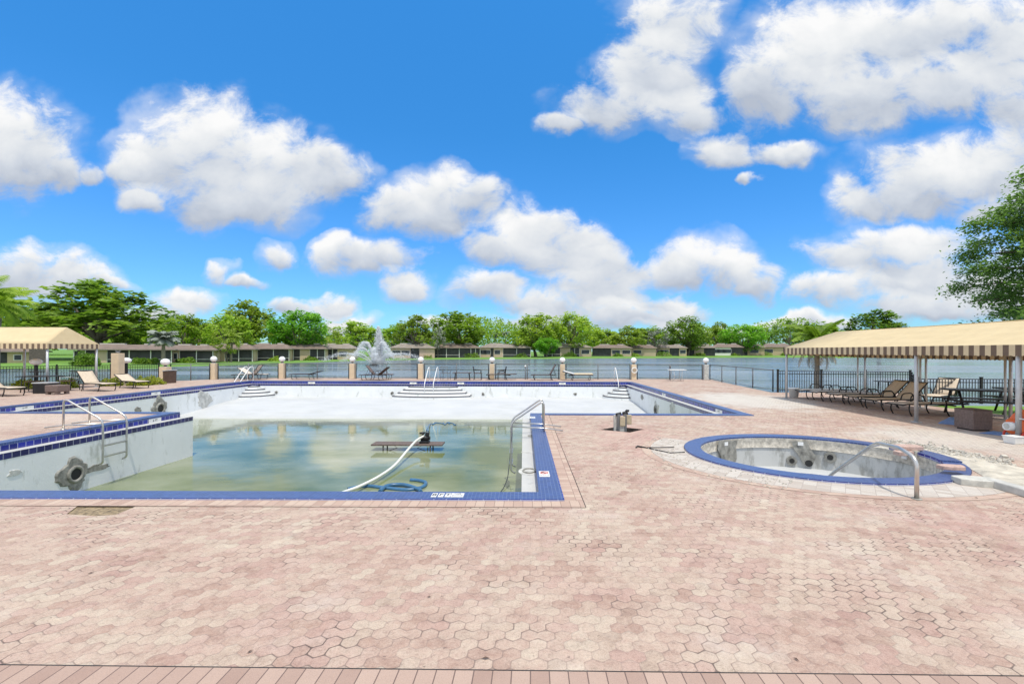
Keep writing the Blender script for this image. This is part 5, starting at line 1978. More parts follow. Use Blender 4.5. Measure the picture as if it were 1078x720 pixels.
mb.tube([(0.2, -0.15, 0.0), (0.16, -0.12, 0.2)], 0.02, 6)
mb.build('frame_bar', M['white_rail'], t)


# picnic tables (black)
def picnic(label, x, y, rz):
    t = thing('picnic_table', label, 'picnic table', (x, y, 0), rz, 'black picnic tables on the grass')
    MB().box((0, 0, 0.74), (1.8, 0.75, 0.04)).build('table_top', M['black'], t, bevel=0.006)
    for s in (-1, 1):
        MB().box((0, s * 0.65, 0.45), (1.8, 0.26, 0.04)).build('bench', M['black'], t, bevel=0.006)
    for sx in (-1, 1):
        mb = MB()
        mb.tube([(sx * 0.68, -0.72, 0.43), (sx * 0.68, 0.72, 0.43)], 0.028, 8)
        mb.tube([(sx * 0.68, -0.62, 0), (sx * 0.68, -0.25, 0.73)], 0.03, 8)
        mb.tube([(sx * 0.68, 0.62, 0), (sx * 0.68, 0.25, 0.73)], 0.03, 8)
        mb.build('leg_frame', M['black'], t)
    return t


x, y = at(1052, 440)
picnic('black picnic table behind the wicker box, before the grass', x, y + 0.4, R(-22))
x, y = at(1090, 437)
picnic('black picnic table at the right edge near the orange machine', x + 0.4, y + 0.3, R(-18))
x, y = at(940, 421)
table('small dark side table behind the raised loungers', x + 0.9, y + 1.1, 0, (1.1, 0.7), 0.66, 'black', 'black')


# ================================================================== HOUSES
HG = 'bungalows along the far lake shore'


def house(label, pxa, pxb, h_px, segs, wall='cream_pale', roof='roof', deck=True, dY=0.0, rot=0.0, depth=9.0, dpy=0.0):
    pm = (pxa + pxb) / 2
    x, y, z = house_line(pm)
    s = 1 + dY / y
    x, y = x * s, y * s
    u0, u1 = ray(pxa, 375)[0], ray(pxb, 375)[0]
    ang = math.atan2(-x, y) * 0.75
    rot = rot + math.degrees(ang)
    Wd = (u1 - u0) * y * math.cos(ang) * 1.02
    k = y / F                                     # metres per photo pixel
    H = h_px * k
    t = thing('bungalow', label, 'house', (x, y, z - 0.1), R(rot), HG)
    wh = H * 0.66                                 # wall height to the eaves
    X = -Wd / 2
    wl = MB()
    # rear body
    wl.box((0, depth / 2 + 1.3, wh / 2), (Wd, depth - 2.6 + 2.0, wh))
    first = True
    for (ty, fr, *op) in segs:
        sw = Wd * fr
        c = X + sw / 2
        if ty == 'wall':
            wl.box((c, 0.65, wh / 2), (sw, 1.3, wh - 0.004))
            for q in (op[0] if op else (0.5,)):
                ww, wy = min(1.3, sw * 0.30) * (k / 0.16 if k > 0.2 else 1), wh * 0.56
                wx = X + sw * q
                fr_ = MB().box((wx, -0.02, wy), (ww + 0.16, 0.08, wh * 0.42 + 0.16)).build('window', M['white_paint'], t)
                MB().box((wx, -0.065, wy), (ww, 0.02, wh * 0.42)).build('pane', M['glass'], fr_)
        elif ty == 'door':
            wl.box((c, 0.65, wh / 2), (sw, 1.3, wh - 0.004))
            MB().box((c, -0.03, wh * 0.42), (min(1.1, sw * 0.5), 0.08, wh * 0.84)).build('door', M['timber'], t)
        elif ty in ('porch', 'side'):
            MB().box((c, 0.72, wh / 2 - 0.05), (sw - 0.05, 1.0, wh - 0.12)).build('porch_screen', M['screen'], t)
            if ty == 'porch':
                npst = max(2, int(sw / (2.0 if k < 0.3 else 3.2)))
                for i in range(npst + 1):
                    px_ = X + sw * i / npst
                    MB().box((px_, 0.12, wh / 2), (max(0.11, 0.55 * k), 0.11, wh)).build('porch_post', M['white_paint'], t)
                MB().box((c, 0.13, wh * 0.30), (sw, 0.06, max(0.06, 0.25 * k))).build('porch_rail', M['white_paint'], t)
        X += sw
    wl.build('wall', M[wall], t)
    # low hipped roof with overhang and fascia
    ov = 0.55
    x0_, x1_, y0_, y1_ = -Wd / 2 - ov, Wd / 2 + ov, -ov, depth + 1.6
    rh = H - wh
    r0, r1 = min(Wd * 0.22, 3.5), 3.2
    mb = MB()
    a = [(x0_, y0_, wh + 0.16), (x1_, y0_, wh + 0.16), (x1_, y1_, wh + 0.16), (x0_, y1_, wh + 0.16)]
    b = [(x0_ + r0, y0_ + r1, wh + rh * 0.86), (x1_ - r0, y0_ + r1, wh + rh * 0.86), (x1_ - r0, y1_ - r1, wh + rh * 0.86), (x0_ + r0, y1_ - r1, wh + rh * 0.86)]
    mb.add(a + b, [(0, 1, 5, 4), (1, 2, 6, 5), (2, 3, 7, 6), (3, 0, 4, 7), (4, 5, 6, 7)])
    rf = mb.build('roof', M[roof], t)
    mb = MB()
    mb.box((0, (y0_ + y1_) / 2, wh + 0.08), (x1_ - x0_, y1_ - y0_, 0.155))
    mb.build('eaves', M['roof_grey'], rf)
    if deck:
        for q, ws in ((-0.18, 0.26), (0.24, 0.16)):
            MB().box((q * Wd, y0_ + r1 + 1.2, wh + rh * 0.92), (ws * Wd, 1.6, rh * 0.24)).build('roof_unit', M['roof_white'], rf)
    return t


house('cream bungalow behind the left canopy at the picture edge', -45, 26, 19, [('wall', .55, (0.4,)), ('side', .15), ('wall', .30, (0.45,))], 'cream_house', dpy=0)
house('long bungalow with dark porch and white posts right of the cream column', 86, 176, 21, [('porch', .22), ('wall', .10, ()), ('porch', .68)], 'cream_pale')
house('bungalow with one cream wall behind the silvery palm', 176, 222, 20, [('wall', .30, (0.35, 0.7)), ('porch', .70)], 'cream_house')
house('bungalow with twin doors behind the small forked tree', 222, 264, 20, [('wall', .36, (0.5,)), ('porch', .64)], 'cream_house')
house('bungalow with cream panel between dark porches left of the fountain trees', 263, 303, 19.5, [('wall', .22, ()), ('porch', .78)], 'cream_house', 'roof')
house('small grey roofed bungalow half hidden by a bright green tree', 303, 341, 18.5, [('porch', .35), ('wall', .25, ()), ('porch', .40)], 'cream_house')
house('bungalow with cream pillars just left of the fountain spray', 334, 373, 17.5, [('wall', .28, (0.5,)), ('porch', .27), ('wall', .45, (0.3,))], 'cream_house', 'roof_grey')
house('pale bungalow with light roof just right of the fountain spray', 412, 457, 16, [('wall', .45, (0.3, 0.75)), ('side', .2), ('wall', .35, ())], 'cream_pink', 'roof_grey')
house('dark porched bungalow behind the thick grey trunk', 457, 505, 15.5, [('porch', .55), ('side', .25), ('porch', .20)], 'cream_pale', 'roof')
house('bungalow with pinkish front and long screened porch in the middle', 505, 558, 15, [('wall', .22, (0.3, 0.7)), ('side', .06), ('wall', .18, (0.4,)), ('porch', .54)], 'cream_pink', 'roof_grey')
house('bungalow hidden behind the two central green trees', 573, 622, 14.5, [('porch', .35), ('wall', .20, ()), ('porch', .2), ('wall', .25, (0.5,))], 'cream_pale', 'roof_grey')
house('bungalow with slanting dark side wall and two windows', 624, 664, 13, [('side', .48), ('wall', .52, (0.25, 0.75))], 'cream_pale', 'roof')
house('small pale bungalow left of the deep green tree', 664, 690, 12.5, [('wall', .6, (0.45,)), ('wall', .4, ())], 'cream_pale', 'roof')
house('yellowish bungalow with dark side screen left of the deep green tree', 688, 722, 12.5, [('wall', .5, (0.35, 0.7)), ('side', .28), ('wall', .22, (0.5,))], 'cream_house', 'roof_grey')
house('bungalow half hidden behind the deep green round tree', 720, 752, 12.5, [('side', .35), ('wall', .3, ()), ('side', .35)], 'cream_pale', 'roof_grey')
house('white fronted bungalow with three narrow windows by the lake', 750, 781, 13, [('wall', .62, (0.2, 0.5, 0.8)), ('side', .38)], 'white_paint', 'roof')
house('low bungalow with dark ends behind the right bright tree', 780, 804, 12.5, [('side', .3), ('wall', .7, (0.4,))], 'cream_house', 'roof_grey')
house('bungalow with brown roof left of the long canopy', 803, 833, 13, [('wall', .45, (0.5,)), ('wall', .25, ()), ('side', .30)], 'cream_house', 'roof')
house('pale bungalow partly covered by the long canopy corner', 833, 872, 13, [('wall', 1.0, (0.15, 0.35, 0.6, 0.85))], 'cream_pale', 'roof_grey')
# dark timber fence beside the left cream house
xa, ya, za = house_line(26)
xb, yb, zb = house_line(52)
o = MB().box(((xb - xa) / 2, 0.3, 1.15), (xb - xa - 0.6, 0.08, 2.3)).build('timber_fence', M['timber'], None, (xa, ya, za - 0.1), math.atan2(yb - ya, xb - xa))
tag(o, 'tall dark timber fence right of the cream house at left', 'fence')


# ================================================================== TREES AND PLANTS
def mesh_np(name, V, Fq, material, smooth=False):
    me = bpy.data.meshes.new(name)
    n, k = Fq.shape
    me.vertices.add(len(V))
    me.vertices.foreach_set('co', V.astype(np.float32).ravel())
    me.loops.add(n * k)
    me.loops.foreach_set('vertex_index', Fq.astype(np.int32).ravel())
    me.polygons.add(n)
    me.polygons.foreach_set('loop_start', np.arange(0, n * k, k, dtype=np.int32))
    me.polygons.foreach_set('loop_total', np.full(n, k, dtype=np.int32))
    me.materials.append(material)
    me.update(calc_edges=True)
    me.validate()
    return me


def leaf_quads(C, size, rng, flat=0.5, aspect=1.6):
    """a small leaf-shaped quad at each centre"""
    n = len(C)
    nrm = rng.normal(size=(n, 3))
    nrm[:, 2] = np.abs(nrm[:, 2]) + flat
    nrm /= np.linalg.norm(nrm, axis=1)[:, None]
    t = rng.normal(size=(n, 3))
    t -= nrm * np.sum(t * nrm, axis=1)[:, None]
    t /= np.linalg.norm(t, axis=1)[:, None]
    b = np.cross(nrm, t)
    s = (size * rng.uniform(0.6, 1.4, n))[:, None]
    V = np.stack([C - t * s * aspect * 0.5, C - b * s * 0.5 + t * s * 0.1, C + t * s * aspect * 0.5, C + b * s * 0.5 + t * s * 0.1], axis=1).reshape(-1, 3)
    Fq = np.arange(4 * n).reshape(n, 4)
    return V, Fq


def crown_points(rng, n_clump, n_leaf, shape, clump_r):
    """clumps spread over an uneven crown; returns leaf centres and clump centres. shape: 'umbrella','round','tiers'"""
    cs = []
    ph = rng.uniform(0, 6.28, 6)
    while len(cs) < n_clump:
        p = rng.uniform(-1, 1, 3)
        r = math.hypot(p[0], p[1])
        a = math.atan2(p[1], p[0])
        lim = 0.82 + 0.16 * math.sin(2 * a + ph[0]) + 0.12 * math.sin(3 * a + ph[1]) + 0.08 * math.sin(5 * a + ph[2])
        z01 = (p[2] + 1) / 2
        if shape == 'umbrella':
            topz = 1 - 0.75 * (r / lim) ** 2.2 + 0.10 * math.sin(4 * p[0] + ph[3]) + 0.08 * math.sin(5 * p[1] + ph[4])
            if r > lim or z01 > topz or z01 < topz - 0.50 or z01 < 0.12:
                continue
        elif shape == 'round':
            q = (r / lim) ** 2 + ((z01 - 0.5) / 0.52) ** 2
            if q > 1 or q < 0.30:
                continue
        else:
            tier = math.floor(z01 * 5)
            f = z01 * 5 - tier
            w_ = lim * (1 - 0.55 * abs(z01 - 0.42) ** 1.2 - 0.25 * z01)
            if r > w_ or f > 0.45:
                continue
        cs.append((p[0], p[1], z01))
    cs = np.array(cs)
    C = []
    for c in cs:
        k = int(n_leaf * rng.uniform(0.6, 1.4))
        d = rng.normal(size=(k, 3))
        d /= np.linalg.norm(d, axis=1)[:, None]
        d *= rng.uniform(0.25, 1.0, k)[:, None] ** 0.5
        rr_ = clump_r * rng.uniform(0.65, 1.3)
        C.append(c + d * rr_ * np.array([1.0, 1.0, 0.62]))
    return np.concatenate(C), cs


def trunk_mesh(rng, cs, H, Wd, z_fork, rad, material, lean=0.0, multi=1):
    """tapered trunk with limbs reaching into the crown clumps (local metres)"""
    mb = MB()
    for m_ in range(multi):
        off = rng.uniform(-0.25, 0.25, 2) * (0 if multi == 1 else 1)
        fork = Vector((lean + off[0] * 2.2, off[1] * 2.2, z_fork))
        pts = spline([(off[0], off[1], -0.3), (off[0] + lean * 0.3, off[1], z_fork * 0.5), tuple(fork)], 5)
        k = len(pts)
        mb.tube(pts, rad, 8, radii=[rad * (1.25 - 0.5 * i / k) for i in range(k)])
        sel = cs[rng.permutation(len(cs))[:max(5, len(cs) // (5 * multi))]]
        for c in sel:
            e = Vector((c[0] * Wd / 2, c[1] * Wd / 2, c[2]))
            mid = fork.lerp(e, 0.5) + Vector((rng.uniform(-.3, .3), rng.uniform(-.3, .3), 0.10 * (e - fork).length))
            pts = spline([tuple(fork), tuple(mid), tuple(e)], 4)
            k = len(pts)
            mb.tube(pts, rad, 6, radii=[rad * (0.55 - 0.47 * i / k) for i in range(k)])
    return mb


PROTO = {}


def tree_proto(key, seed, shape, n_clump, n_leaf, clump_r, leaf, zc0, material, trunk_r=0.28, flat=0.5, multi=1):
    """unit tree: height 1 -> scaled meshes are baked per call size; here built for a 10 m x 10 m tree"""
    rng = np.random.default_rng(seed)
    H, Wd = 10.0, 10.0
    C, cs = crown_points(rng, n_clump, n_leaf, shape, clump_r)
    ch = H * (1 - zc0)
    C = C * np.array([Wd / 2, Wd / 2, ch]) + np.array([0, 0, H * zc0])
    cs2 = cs.copy()
    cs2[:, 2] = cs[:, 2] * ch + H * zc0
    V, Fq = leaf_quads(C, leaf, rng, flat + 0.7)
    cm = mesh_np('crown', V, Fq, material)
    tm = trunk_mesh(rng, cs2, H, Wd, H * zc0 * 0.75 + 0.4, trunk_r, M['bark'], 0.3, multi)
    me = bpy.data.meshes.new('trunk')
    me.from_pydata(tm.v, [], tm.f)
    me.materials.append(M['bark'])
    me.polygons.foreach_set('use_smooth', tm.s)
    PROTO[key] = (cm, me)


tree_proto('umbrella_deep', 1, 'umbrella', 95, 62, 0.17, 0.30, 0.28, M['leaf_deep'])
tree_proto('umbrella_olive', 2, 'umbrella', 80, 52, 0.16, 0.30, 0.30, M['leaf_olive'])
tree_proto('umbrella_mid', 3, 'umbrella', 85, 60, 0.18, 0.30, 0.25, M['leaf_mid'])
tree_proto('round_lime', 4, 'round', 90, 62, 0.20, 0.30, 0.16, M['leaf_lime'])
tree_proto('round_mid', 5, 'round', 95, 66, 0.20, 0.30, 0.16, M['leaf_mid'])
tree_proto('round_bright', 6, 'round', 105, 70, 0.20, 0.30, 0.18, M['leaf_bright'])
tree_proto('round_deep', 7, 'round', 95, 64, 0.19, 0.30, 0.15, M['leaf_deep'])
tree_proto('loose_olive', 8, 'round', 48, 46, 0.16, 0.28, 0.25, M['leaf_olive'], 0.2)
tree_proto('loose_deep', 9, 'umbrella', 40, 44, 0.15, 0.28, 0.30, M['leaf_deep'], 0.2)
tree_proto('umbrella_lime', 12, 'umbrella', 85, 58, 0.18, 0.30, 0.24, M['leaf_lime'])
tree_proto('loose_grey', 13, 'round', 45, 46, 0.17, 0.28, 0.30, M['leaf_grey'], 0.2)

TG = 'trees along the far lake shore'


def tree(key, label, pxa, pxb, py_top, dY, rz=0.0, name='broadleaf_tree', deep=1.0, group=TG):
    """a tree whose crown spans the photo columns pxa..pxb, standing dY metres behind the house line"""
    pm = (pxa + pxb) / 2
    x, y, z = house_line(pm)
    s = 1 + dY / y
    x, y = x * s, y * s
    wid = (pxb - pxa) / F * y * 1.14
    ht = up(pm, py_top, y)[2] - z
    t = thing(name, label, 'tree', (x, y, z), R(rz), group)
    t.scale = (wid / 10.0, wid / 10.0 * deep, ht / 10.0)
    cm, tm = PROTO[key]
    for n_, me in (('crown', cm), ('trunk', tm)):
        o = bpy.data.objects.new(n_, me)
        COL.objects.link(o)
        o.parent = t
    return t


tree('umbrella_deep', 'very broad dark tree towering behind the left canopy and column', 28, 168, 297, 14, 20)
tree('round_mid', 'green tree filling the gap behind the left canopy roof', 8, 62, 322, 20, 70)
tree('umbrella_mid', 'medium dark tree left of the broadest sparse tree', 168, 216, 329, 24, 10)
tree('umbrella_olive', 'broad sparse olive tree above the left bungalows', 222, 296, 318, 26, 130)
tree('round_lime', 'bright lime tree in front of the sparse olive tree', 218, 266, 333, 6, 40)
tree('round_bright', 'bright green tree overhanging the small grey bungalow', 290, 346, 328, 6, 200)
tree('umbrella_lime', 'yellow green tree left of the fountain top', 340, 404, 339, 30, 15)
tree('loose_olive', 'thin pale tree between the bright green tree and the fountain', 336, 362, 344, 12, 90)
tree('umbrella_lime', 'yellow green tree right behind the fountain spray', 398, 440, 341, 36, 250)
tree('umbrella_olive', 'olive tree with forked pale trunk right of the fountain', 412, 464, 333, 8, 300)
tree('round_mid', 'full green tree over the dark porched bungalow', 452, 516, 330, 12, 10)
tree('loose_grey', 'small grey green tree leaning before the dark porched bungalow', 452, 470, 346, 0, 120)
tree('round_mid', 'left of the two tall central green trees', 538, 590, 332, 4, 160)
tree('round_lime', 'right of the two tall central trees, yellower', 580, 626, 331, 4, 60)
tree('round_bright', 'low bushy tree at the foot of the central trees', 563, 588, 356, -8, 250)
tree('umbrella_mid', 'low wide tree right of the central pair', 616, 654, 346, 26, 0)
tree('umbrella_olive', 'low yellowish tree over the slanting roof bungalow', 636, 684, 344, 8, 45)
tree('umbrella_mid', 'flat green tree behind the small pale bungalow', 660, 712, 344, 34, 45)
tree('loose_grey', 'pale grey green tree left of the deep green round tree', 676, 706, 347, 5, 45)
tree('round_deep', 'deep green round tree right of middle on the shore', 702, 746, 335, 2, 0)
tree('umbrella_olive', 'olive tree between the deep green tree and the bright one', 738, 772, 340, 28, 0)
tree('round_bright', 'bright round green tree over the low bungalow', 763, 802, 342, 3, 180)
tree('loose_deep', 'dark sparse pine like tree behind the bright round tree', 788, 822, 344, 36, 180)
tree('loose_deep', 'tall sparse tree left of the canopy roof end', 812, 852, 333, 22, 80)
tree('umbrella_mid', 'green tree behind the left slope of the canopy', 830, 900, 340, 40, 10)
tree('umbrella_deep', 'flat topped dark tree rising above the canopy roof', 895, 956, 327, 40, 210)
tree('loose_olive', 'thin forked tree beside the lime tree over the porch', 226, 252, 346, -4, 210)
tree('round_deep', 'dark shrubby tree behind the long porch', 118, 150, 350, 14, 0)
tree('umbrella_mid', 'far green tree above the roof right of the silvery palm', 186, 232, 341, 40, 0)
# the wood behind: one mass
rng = np.random.default_rng(21)
Cs = []
for k in range(640):
    px = rng.uniform(-300, 1500)
    x, y, z = house_line(min(max(px, -890), 2190))
    s = 1 + rng.uniform(45, 80) / y
    top = 345 + 6 * math.sin(px * 0.021) + 4 * math.sin(px * 0.057 + 1) + rng.uniform(-2, 3)
    if px < 200:
        top = 340
    zz = up(px, top, y * s)[2]
    r = rng.uniform(0.65, 1.0) * zz * 0.33
    n = 80
    d = rng.normal(size=(n, 3)); d /= np.linalg.norm(d, axis=1)[:, None]
    for lv in (zz - r * 0.8, zz * 0.5):
        Cs.append(np.array([x * s, y * s, lv]) + d * r * rng.uniform(0.5, 1, n)[:, None] ** 0.5)
C = np.concatenate(Cs)
V, Fq = leaf_quads(C, 0.75, rng, 0.5)
o = bpy.data.objects.new('far_woods', mesh_np('far_woods', V, Fq, M['leaf_mid']))
COL.objects.link(o)
kind(o, 'stuff', 'green woods behind the bungalows across the lake')


# palms
def frond(mb, base, az, elev, length, droop, wid, n=9, leaflets=30, rng=None, lw=1.0):
    """arching midrib with leaflets"""
    d = Vector((math.cos(az), math.sin(az), 0))
    pts = []
    for i in range(n + 1):
        t = i / n
        a = elev - droop * t
        if i == 0:
            p = Vector(base)
        else:
            p = pts[-1] + (d * math.cos(a) + Vector((0, 0, math.sin(a)))) * (length / n)
        pts.append(p)
    side = Vector((-d.y, d.x, 0))
    mb.tube(pts, 0.02, 4, radii=[0.022 * (1 - 0.8 * i / n) for i in range(n + 1)])
    for k in range(leaflets):
        t = 0.12 + 0.86 * k / leaflets
        i = min(int(t * n), n - 1)
        f = t * n - i
        p = pts[i].lerp(pts[i + 1], f)
        tan = (pts[i + 1] - pts[i]).normalized()
        L = wid * (math.sin(PI * min(1, 0.15 + 0.85 * t)) ** 0.6)
        for s in (-1, 1):
            q = side * s
            tip = p + q * L * 0.75 + tan * L * 0.45 - Vector((0, 0, L * (0.35 + rng.uniform(0, .25))))
            m_ = p.lerp(tip, 0.5) + Vector((0, 0, L * 0.10))
            wv = tan * (0.028 + 0.045 * L) * lw
            mb.add([p - wv * 0.5, m_ - wv, tip, m_ + wv, p + wv * 0.5], [(0, 1, 2, 3, 4)])


def palm(label, x, y, z, h, n_fr, length, material, seed, trunk_r=0.13, dead=0, lean=(0, 0), wid=0.5, droop=1.7, group='palms'):
    rng_ = random.Random(seed)
    t = thing('palm_tree', label, 'palm', (x, y, z), 0, group)
    top = Vector((lean[0], lean[1], h))
    pts = spline([(0, 0, -0.2), (lean[0] * 0.3, lean[1] * 0.3, h * 0.5), tuple(top)], 6)
    k = len(pts)
    mb = MB().tube(pts, trunk_r, 10, radii=[trunk_r * (1.25 - 0.4 * i / k) * (1 + 0.05 * (i % 2)) for i in range(k)])
    mb.build('trunk', M['palmbark'], t)
    mb = MB()
    for i in range(n_fr):
        az = 2 * PI * i / n_fr * 2.4 + rng_.uniform(-.3, .3)
        el = R(rng_.uniform(5, 80))
        frond(mb, top + Vector((0, 0, 0.05)), az, el, length * rng_.uniform(.8, 1.1), droop * rng_.uniform(.7, 1.1), wid, rng=rng_)
    mb.build('crown', material, t)
    if dead:
        mb = MB()
        for i in range(dead):
            az = 2 * PI * i / dead + rng_.uniform(-.3, .3)
            frond(mb, top - Vector((0, 0, 0.08)), az, R(rng_.uniform(-40, 15)), length * rng_.uniform(0.65, 0.95), 1.3, wid * 0.7, leaflets=18, rng=rng_, lw=0.6)
        mb.build('dead_fronds', M['frond_dry'], t)
    return t


px_, py_, pz_ = up(860, 372, 22.3)
palm('short palm with hanging dry fronds behind the canopy end', px_, py_, -0.1, 2.45, 22, 1.7, M['leaf_mid'], 4, 0.10, 10, (0.1, 0.1), 0.45, 1.15)
x, y, z = up(-4, 345, 44)
palm('large bushy palm above the left canopy at the picture edge', x, y, 0, 6.0, 26, 3.3, M['leaf_mid'], 9, 0.22, 0, (0.3, 0), 0.9)
x, y, z = up(-25, 345, 40)
palm('second palm cut by the left edge of the picture', x, y, 0, 6.0, 22, 4.0, M['leaf_mid'], 19, 0.22, 0, (0.3, 0), 0.9)
x, y, z = house_line(521)
for px, lab, sd, dy_ in ((521, 'left of two thin distant palms beside the central trees', 5, 50), (532, 'right of two thin distant palms beside the central trees', 6, 46)):
    x, y, z = house_line(px)
    s = 1 + dy_ / y
    palm(lab, x * s, y * s, 0, up(px, 351.5, y * s)[2], 18, 3.0, M['leaf_grey'], sd, 0.22, 0, (0, 0), 0.8, 2.2)
x, y, z = house_line(172)
palm('silvery grey fan palm before the long porch bungalow', x * 0.9, y * 0.9, 0, 3.4, 34, 2.2, M['leaf_grey'], 31, 0.20, 0, (0, 0), 0.8, 1.5)
x, y, z = house_line(243)
palm('slim pale palm between the lime tree and the bungalows', x * 0.95, y * 0.95, 0, 4.0, 18, 2.0, M['leaf_olive'], 32, 0.16, 0, (0.3, 0), 0.6)


# big near tree at the right, layered sprays
def near_tree(label, base, seed):
    rng_ = np.random.default_rng(seed)
    t = thing('black_olive_tree', label, 'tree', base)
    clumps, limbs = [], []
    mb = MB()
    H = 9.6
    trunk = spline([(0, 0, -0.3), (-0.1, 0.05, 3.0), (0.05, 0, 6.8), (0, 0, 10.4)], 6)
    k = len(trunk)
    mb.tube(trunk, 0.2, 10, radii=[0.24 * (1 - 0.85 * i / k) + 0.015 for i in range(k)])
    C = []
    for i in range(46):
        z = 2.6 + 7.9 * (i / 45) ** 0.95
        f = min(1.0, (z - 2.6) / 8.0)
        az = i * 2.4 + rng_.uniform(-.35, .35)
        L = (3.5 * (1 - f) ** 0.5 + 0.9) * rng_.uniform(0.75, 1.12)
        if f < 0.12:
            L *= 0.75
        d = Vector((math.cos(az), math.sin(az), 0))
        zt = z + L * 0.10
        p = [Vector((0, 0, z - 0.3)), d * L * 0.4 + Vector((0, 0, z + L * 0.10)), d * L * 0.75 + Vector((0, 0, zt + 0.06)), d * L + Vector((0, 0, zt - 0.02 * L))]
        pts = spline([tuple(q) for q in p], 4)
        m_ = len(pts)
        mb.tube(pts, 0.03, 5, radii=[0.055 * (1 - 0.9 * q / m_) + 0.005 for q in range(m_)])
        side = Vector((-d.y, d.x, 0))
        for j in range(int(7 + L * 3.2)):
            tt = 0.22 + 0.80 * rng_.random()
            q = pts[min(int(tt * (m_ - 1)), m_ - 1)]
            sp_ = side * rng_.uniform(-1, 1) * L * 0.30 * (1.1 - 0.5 * tt) + d * rng_.uniform(-.1, .35)
            c = q + sp_ + Vector((0, 0, rng_.uniform(-0.10, 0.18)))
            if rng_.random() < 0.35:
                mb.tube([q, c], 0.008, 4)
            n = int(74 * rng_.uniform(.5, 1.5))
            g = rng_.normal(size=(n, 3)) * np.array([0.27, 0.27, 0.19])
            C.append(np.array(c) + g)
    C = np.concatenate(C)
    V, Fq = leaf_quads(C, 0.088, rng_, 1.1, 1.8)
    o = bpy.data.objects.new('crown', mesh_np('crown', V, Fq, M['leaf_near']))
    COL.objects.link(o)
    o.parent = t
    mb.build('trunk', M['bark'], t)
    return t


M['leaf_near'] = leaf_mat('dark_glossy_leaves', (0.075, 0.15, 0.045), (0.14, 0.25, 0.07), (0.23, 0.36, 0.11), 0.45)
bx_, by_, bz_ = up(1122, 380, 21.5)
near_tree('large dark tree with layered branches at the right edge', (bx_, by_, -0.3), 5)


# shrubs
def shrub(label, x, y, z, rx, ry, h, material, n, leaf, seed, cat='shrub', group='shrubs', name='shrub', strap=False):
    rng_ = np.random.default_rng(seed)
    t = thing(name, label, cat, (x, y, z), 0, group)
    d = rng_.normal(size=(n, 3)); d /= np.linalg.norm(d, axis=1)[:, None]
    d[:, 2] = np.abs(d[:, 2])
    rad = rng_.uniform(0.35, 1.0, n)[:, None] ** 0.6
    wob = 1 + 0.22 * np.sin(d[:, 0] * 5 + seed) * np.cos(d[:, 1] * 4)
    C = d * rad * np.array([rx, ry, h]) * wob[:, None]
    V, Fq = leaf_quads(C, leaf, rng_, 0.3, 2.6 if strap else 1.6)
    o = bpy.data.objects.new('foliage', mesh_np('foliage', V, Fq, material))
    COL.objects.link(o)
    o.parent = t
    mb = MB()
    for k in range(6):
        a = rng_.uniform(0, 6.28)
        mb.tube([(0, 0, -0.05), (math.cos(a) * rx * 0.5, math.sin(a) * ry * 0.5, h * 0.7)], 0.02 + 0.01 * h, 5)
    mb.build('stems', M['bark'], t)
    return t


x, y, z = house_line(90)
shrub('round dark green bush on the lawn left of the column', x * 0.86, y * 0.86, 0, 1.45, 1.2, 1.55, M['leaf_deep'], 2600, 0.14, 41)
x, y, z = house_line(147)
shrub('low clipped hedge on the lawn before the long porch', x * 0.93, y * 0.93, 0, 1.0, 0.9, 0.85, M['leaf_deep'], 1400, 0.14, 42)
x, y, z = house_line(160)
shrub('second low hedge clump beside the silvery palm', x * 0.93, y * 0.93, 0, 1.0, 0.9, 0.8, M['leaf_deep'], 1400, 0.14, 43)
GH = 'yellow green hedge plants by the left fence'
for k, (px, py, rx) in enumerate(((114, 406.5, 0.55), (144, 406, 0.62), (157, 405, 0.62), (20, 409.5, 0.5), (32, 409.0, 0.5), (66, 408.5, 0.5))):
    x, y = at(px, py)
    lab = ['yellow green plant left of the cream column foot', 'yellow green plant behind the low tan lounger', 'yellow green plant left of the litter bin', 'leftmost yellow green plant behind the dark chairs',
           'yellow green plant right of the dark chairs, before the fence', 'yellow green plant behind the brown ottoman'][k]
    shrub(lab, x, y + 0.2, 0, rx, 0.4, 0.42, M['leaf_yellow'], 420, 0.075, 50 + k, 'plant', GH, 'hedge_plant', True)
SG = 'shore shrubs before the bungalows'
rng = np.random.default_rng(77)
shr = [(196, 'shrub below the bungalow right of the silvery palm', 'leaf_deep', 1.0), (214, 'dark shrub in front of the dark porch wall', 'leaf_deep', 1.0), (291, 'shrub before the porch under the sparse olive tree', 'leaf_mid', 1.0), (327, 'shrub below the bright green tree', 'leaf_deep', 1.0),
       (404, 'shrub just right of the fountain base on the shore', 'leaf_deep', 1.6), (449, 'dark shrub by the forked trunk bungalow', 'leaf_deep', 1.4), (497, 'dark shrub left of the pinkish bungalow front', 'leaf_deep', 1.8), (549, 'dark reeds bush right end of the screened porch', 'leaf_deep', 1.6),
       (600, 'wide shrub between the central tree trunks', 'leaf_deep', 2.0), (650, 'shrub below the bungalow with two windows', 'leaf_deep', 1.4), (668, 'small shrub left of the small pale bungalow', 'leaf_mid', 1.4), (698, 'round shrub before the yellowish bungalow', 'leaf_deep', 2.2),
       (716, 'shrub left of the deep green tree trunk', 'leaf_deep', 1.8), (737, 'shrub right of the deep green tree trunk', 'leaf_mid', 1.8), (774, 'shrub under the bright round tree', 'leaf_mid', 1.6), (806, 'dark shrub before the low bungalow with dark ends', 'leaf_deep', 2.2), (826, 'shrub left of the canopy corner across the lake', 'leaf_mid', 1.6)]
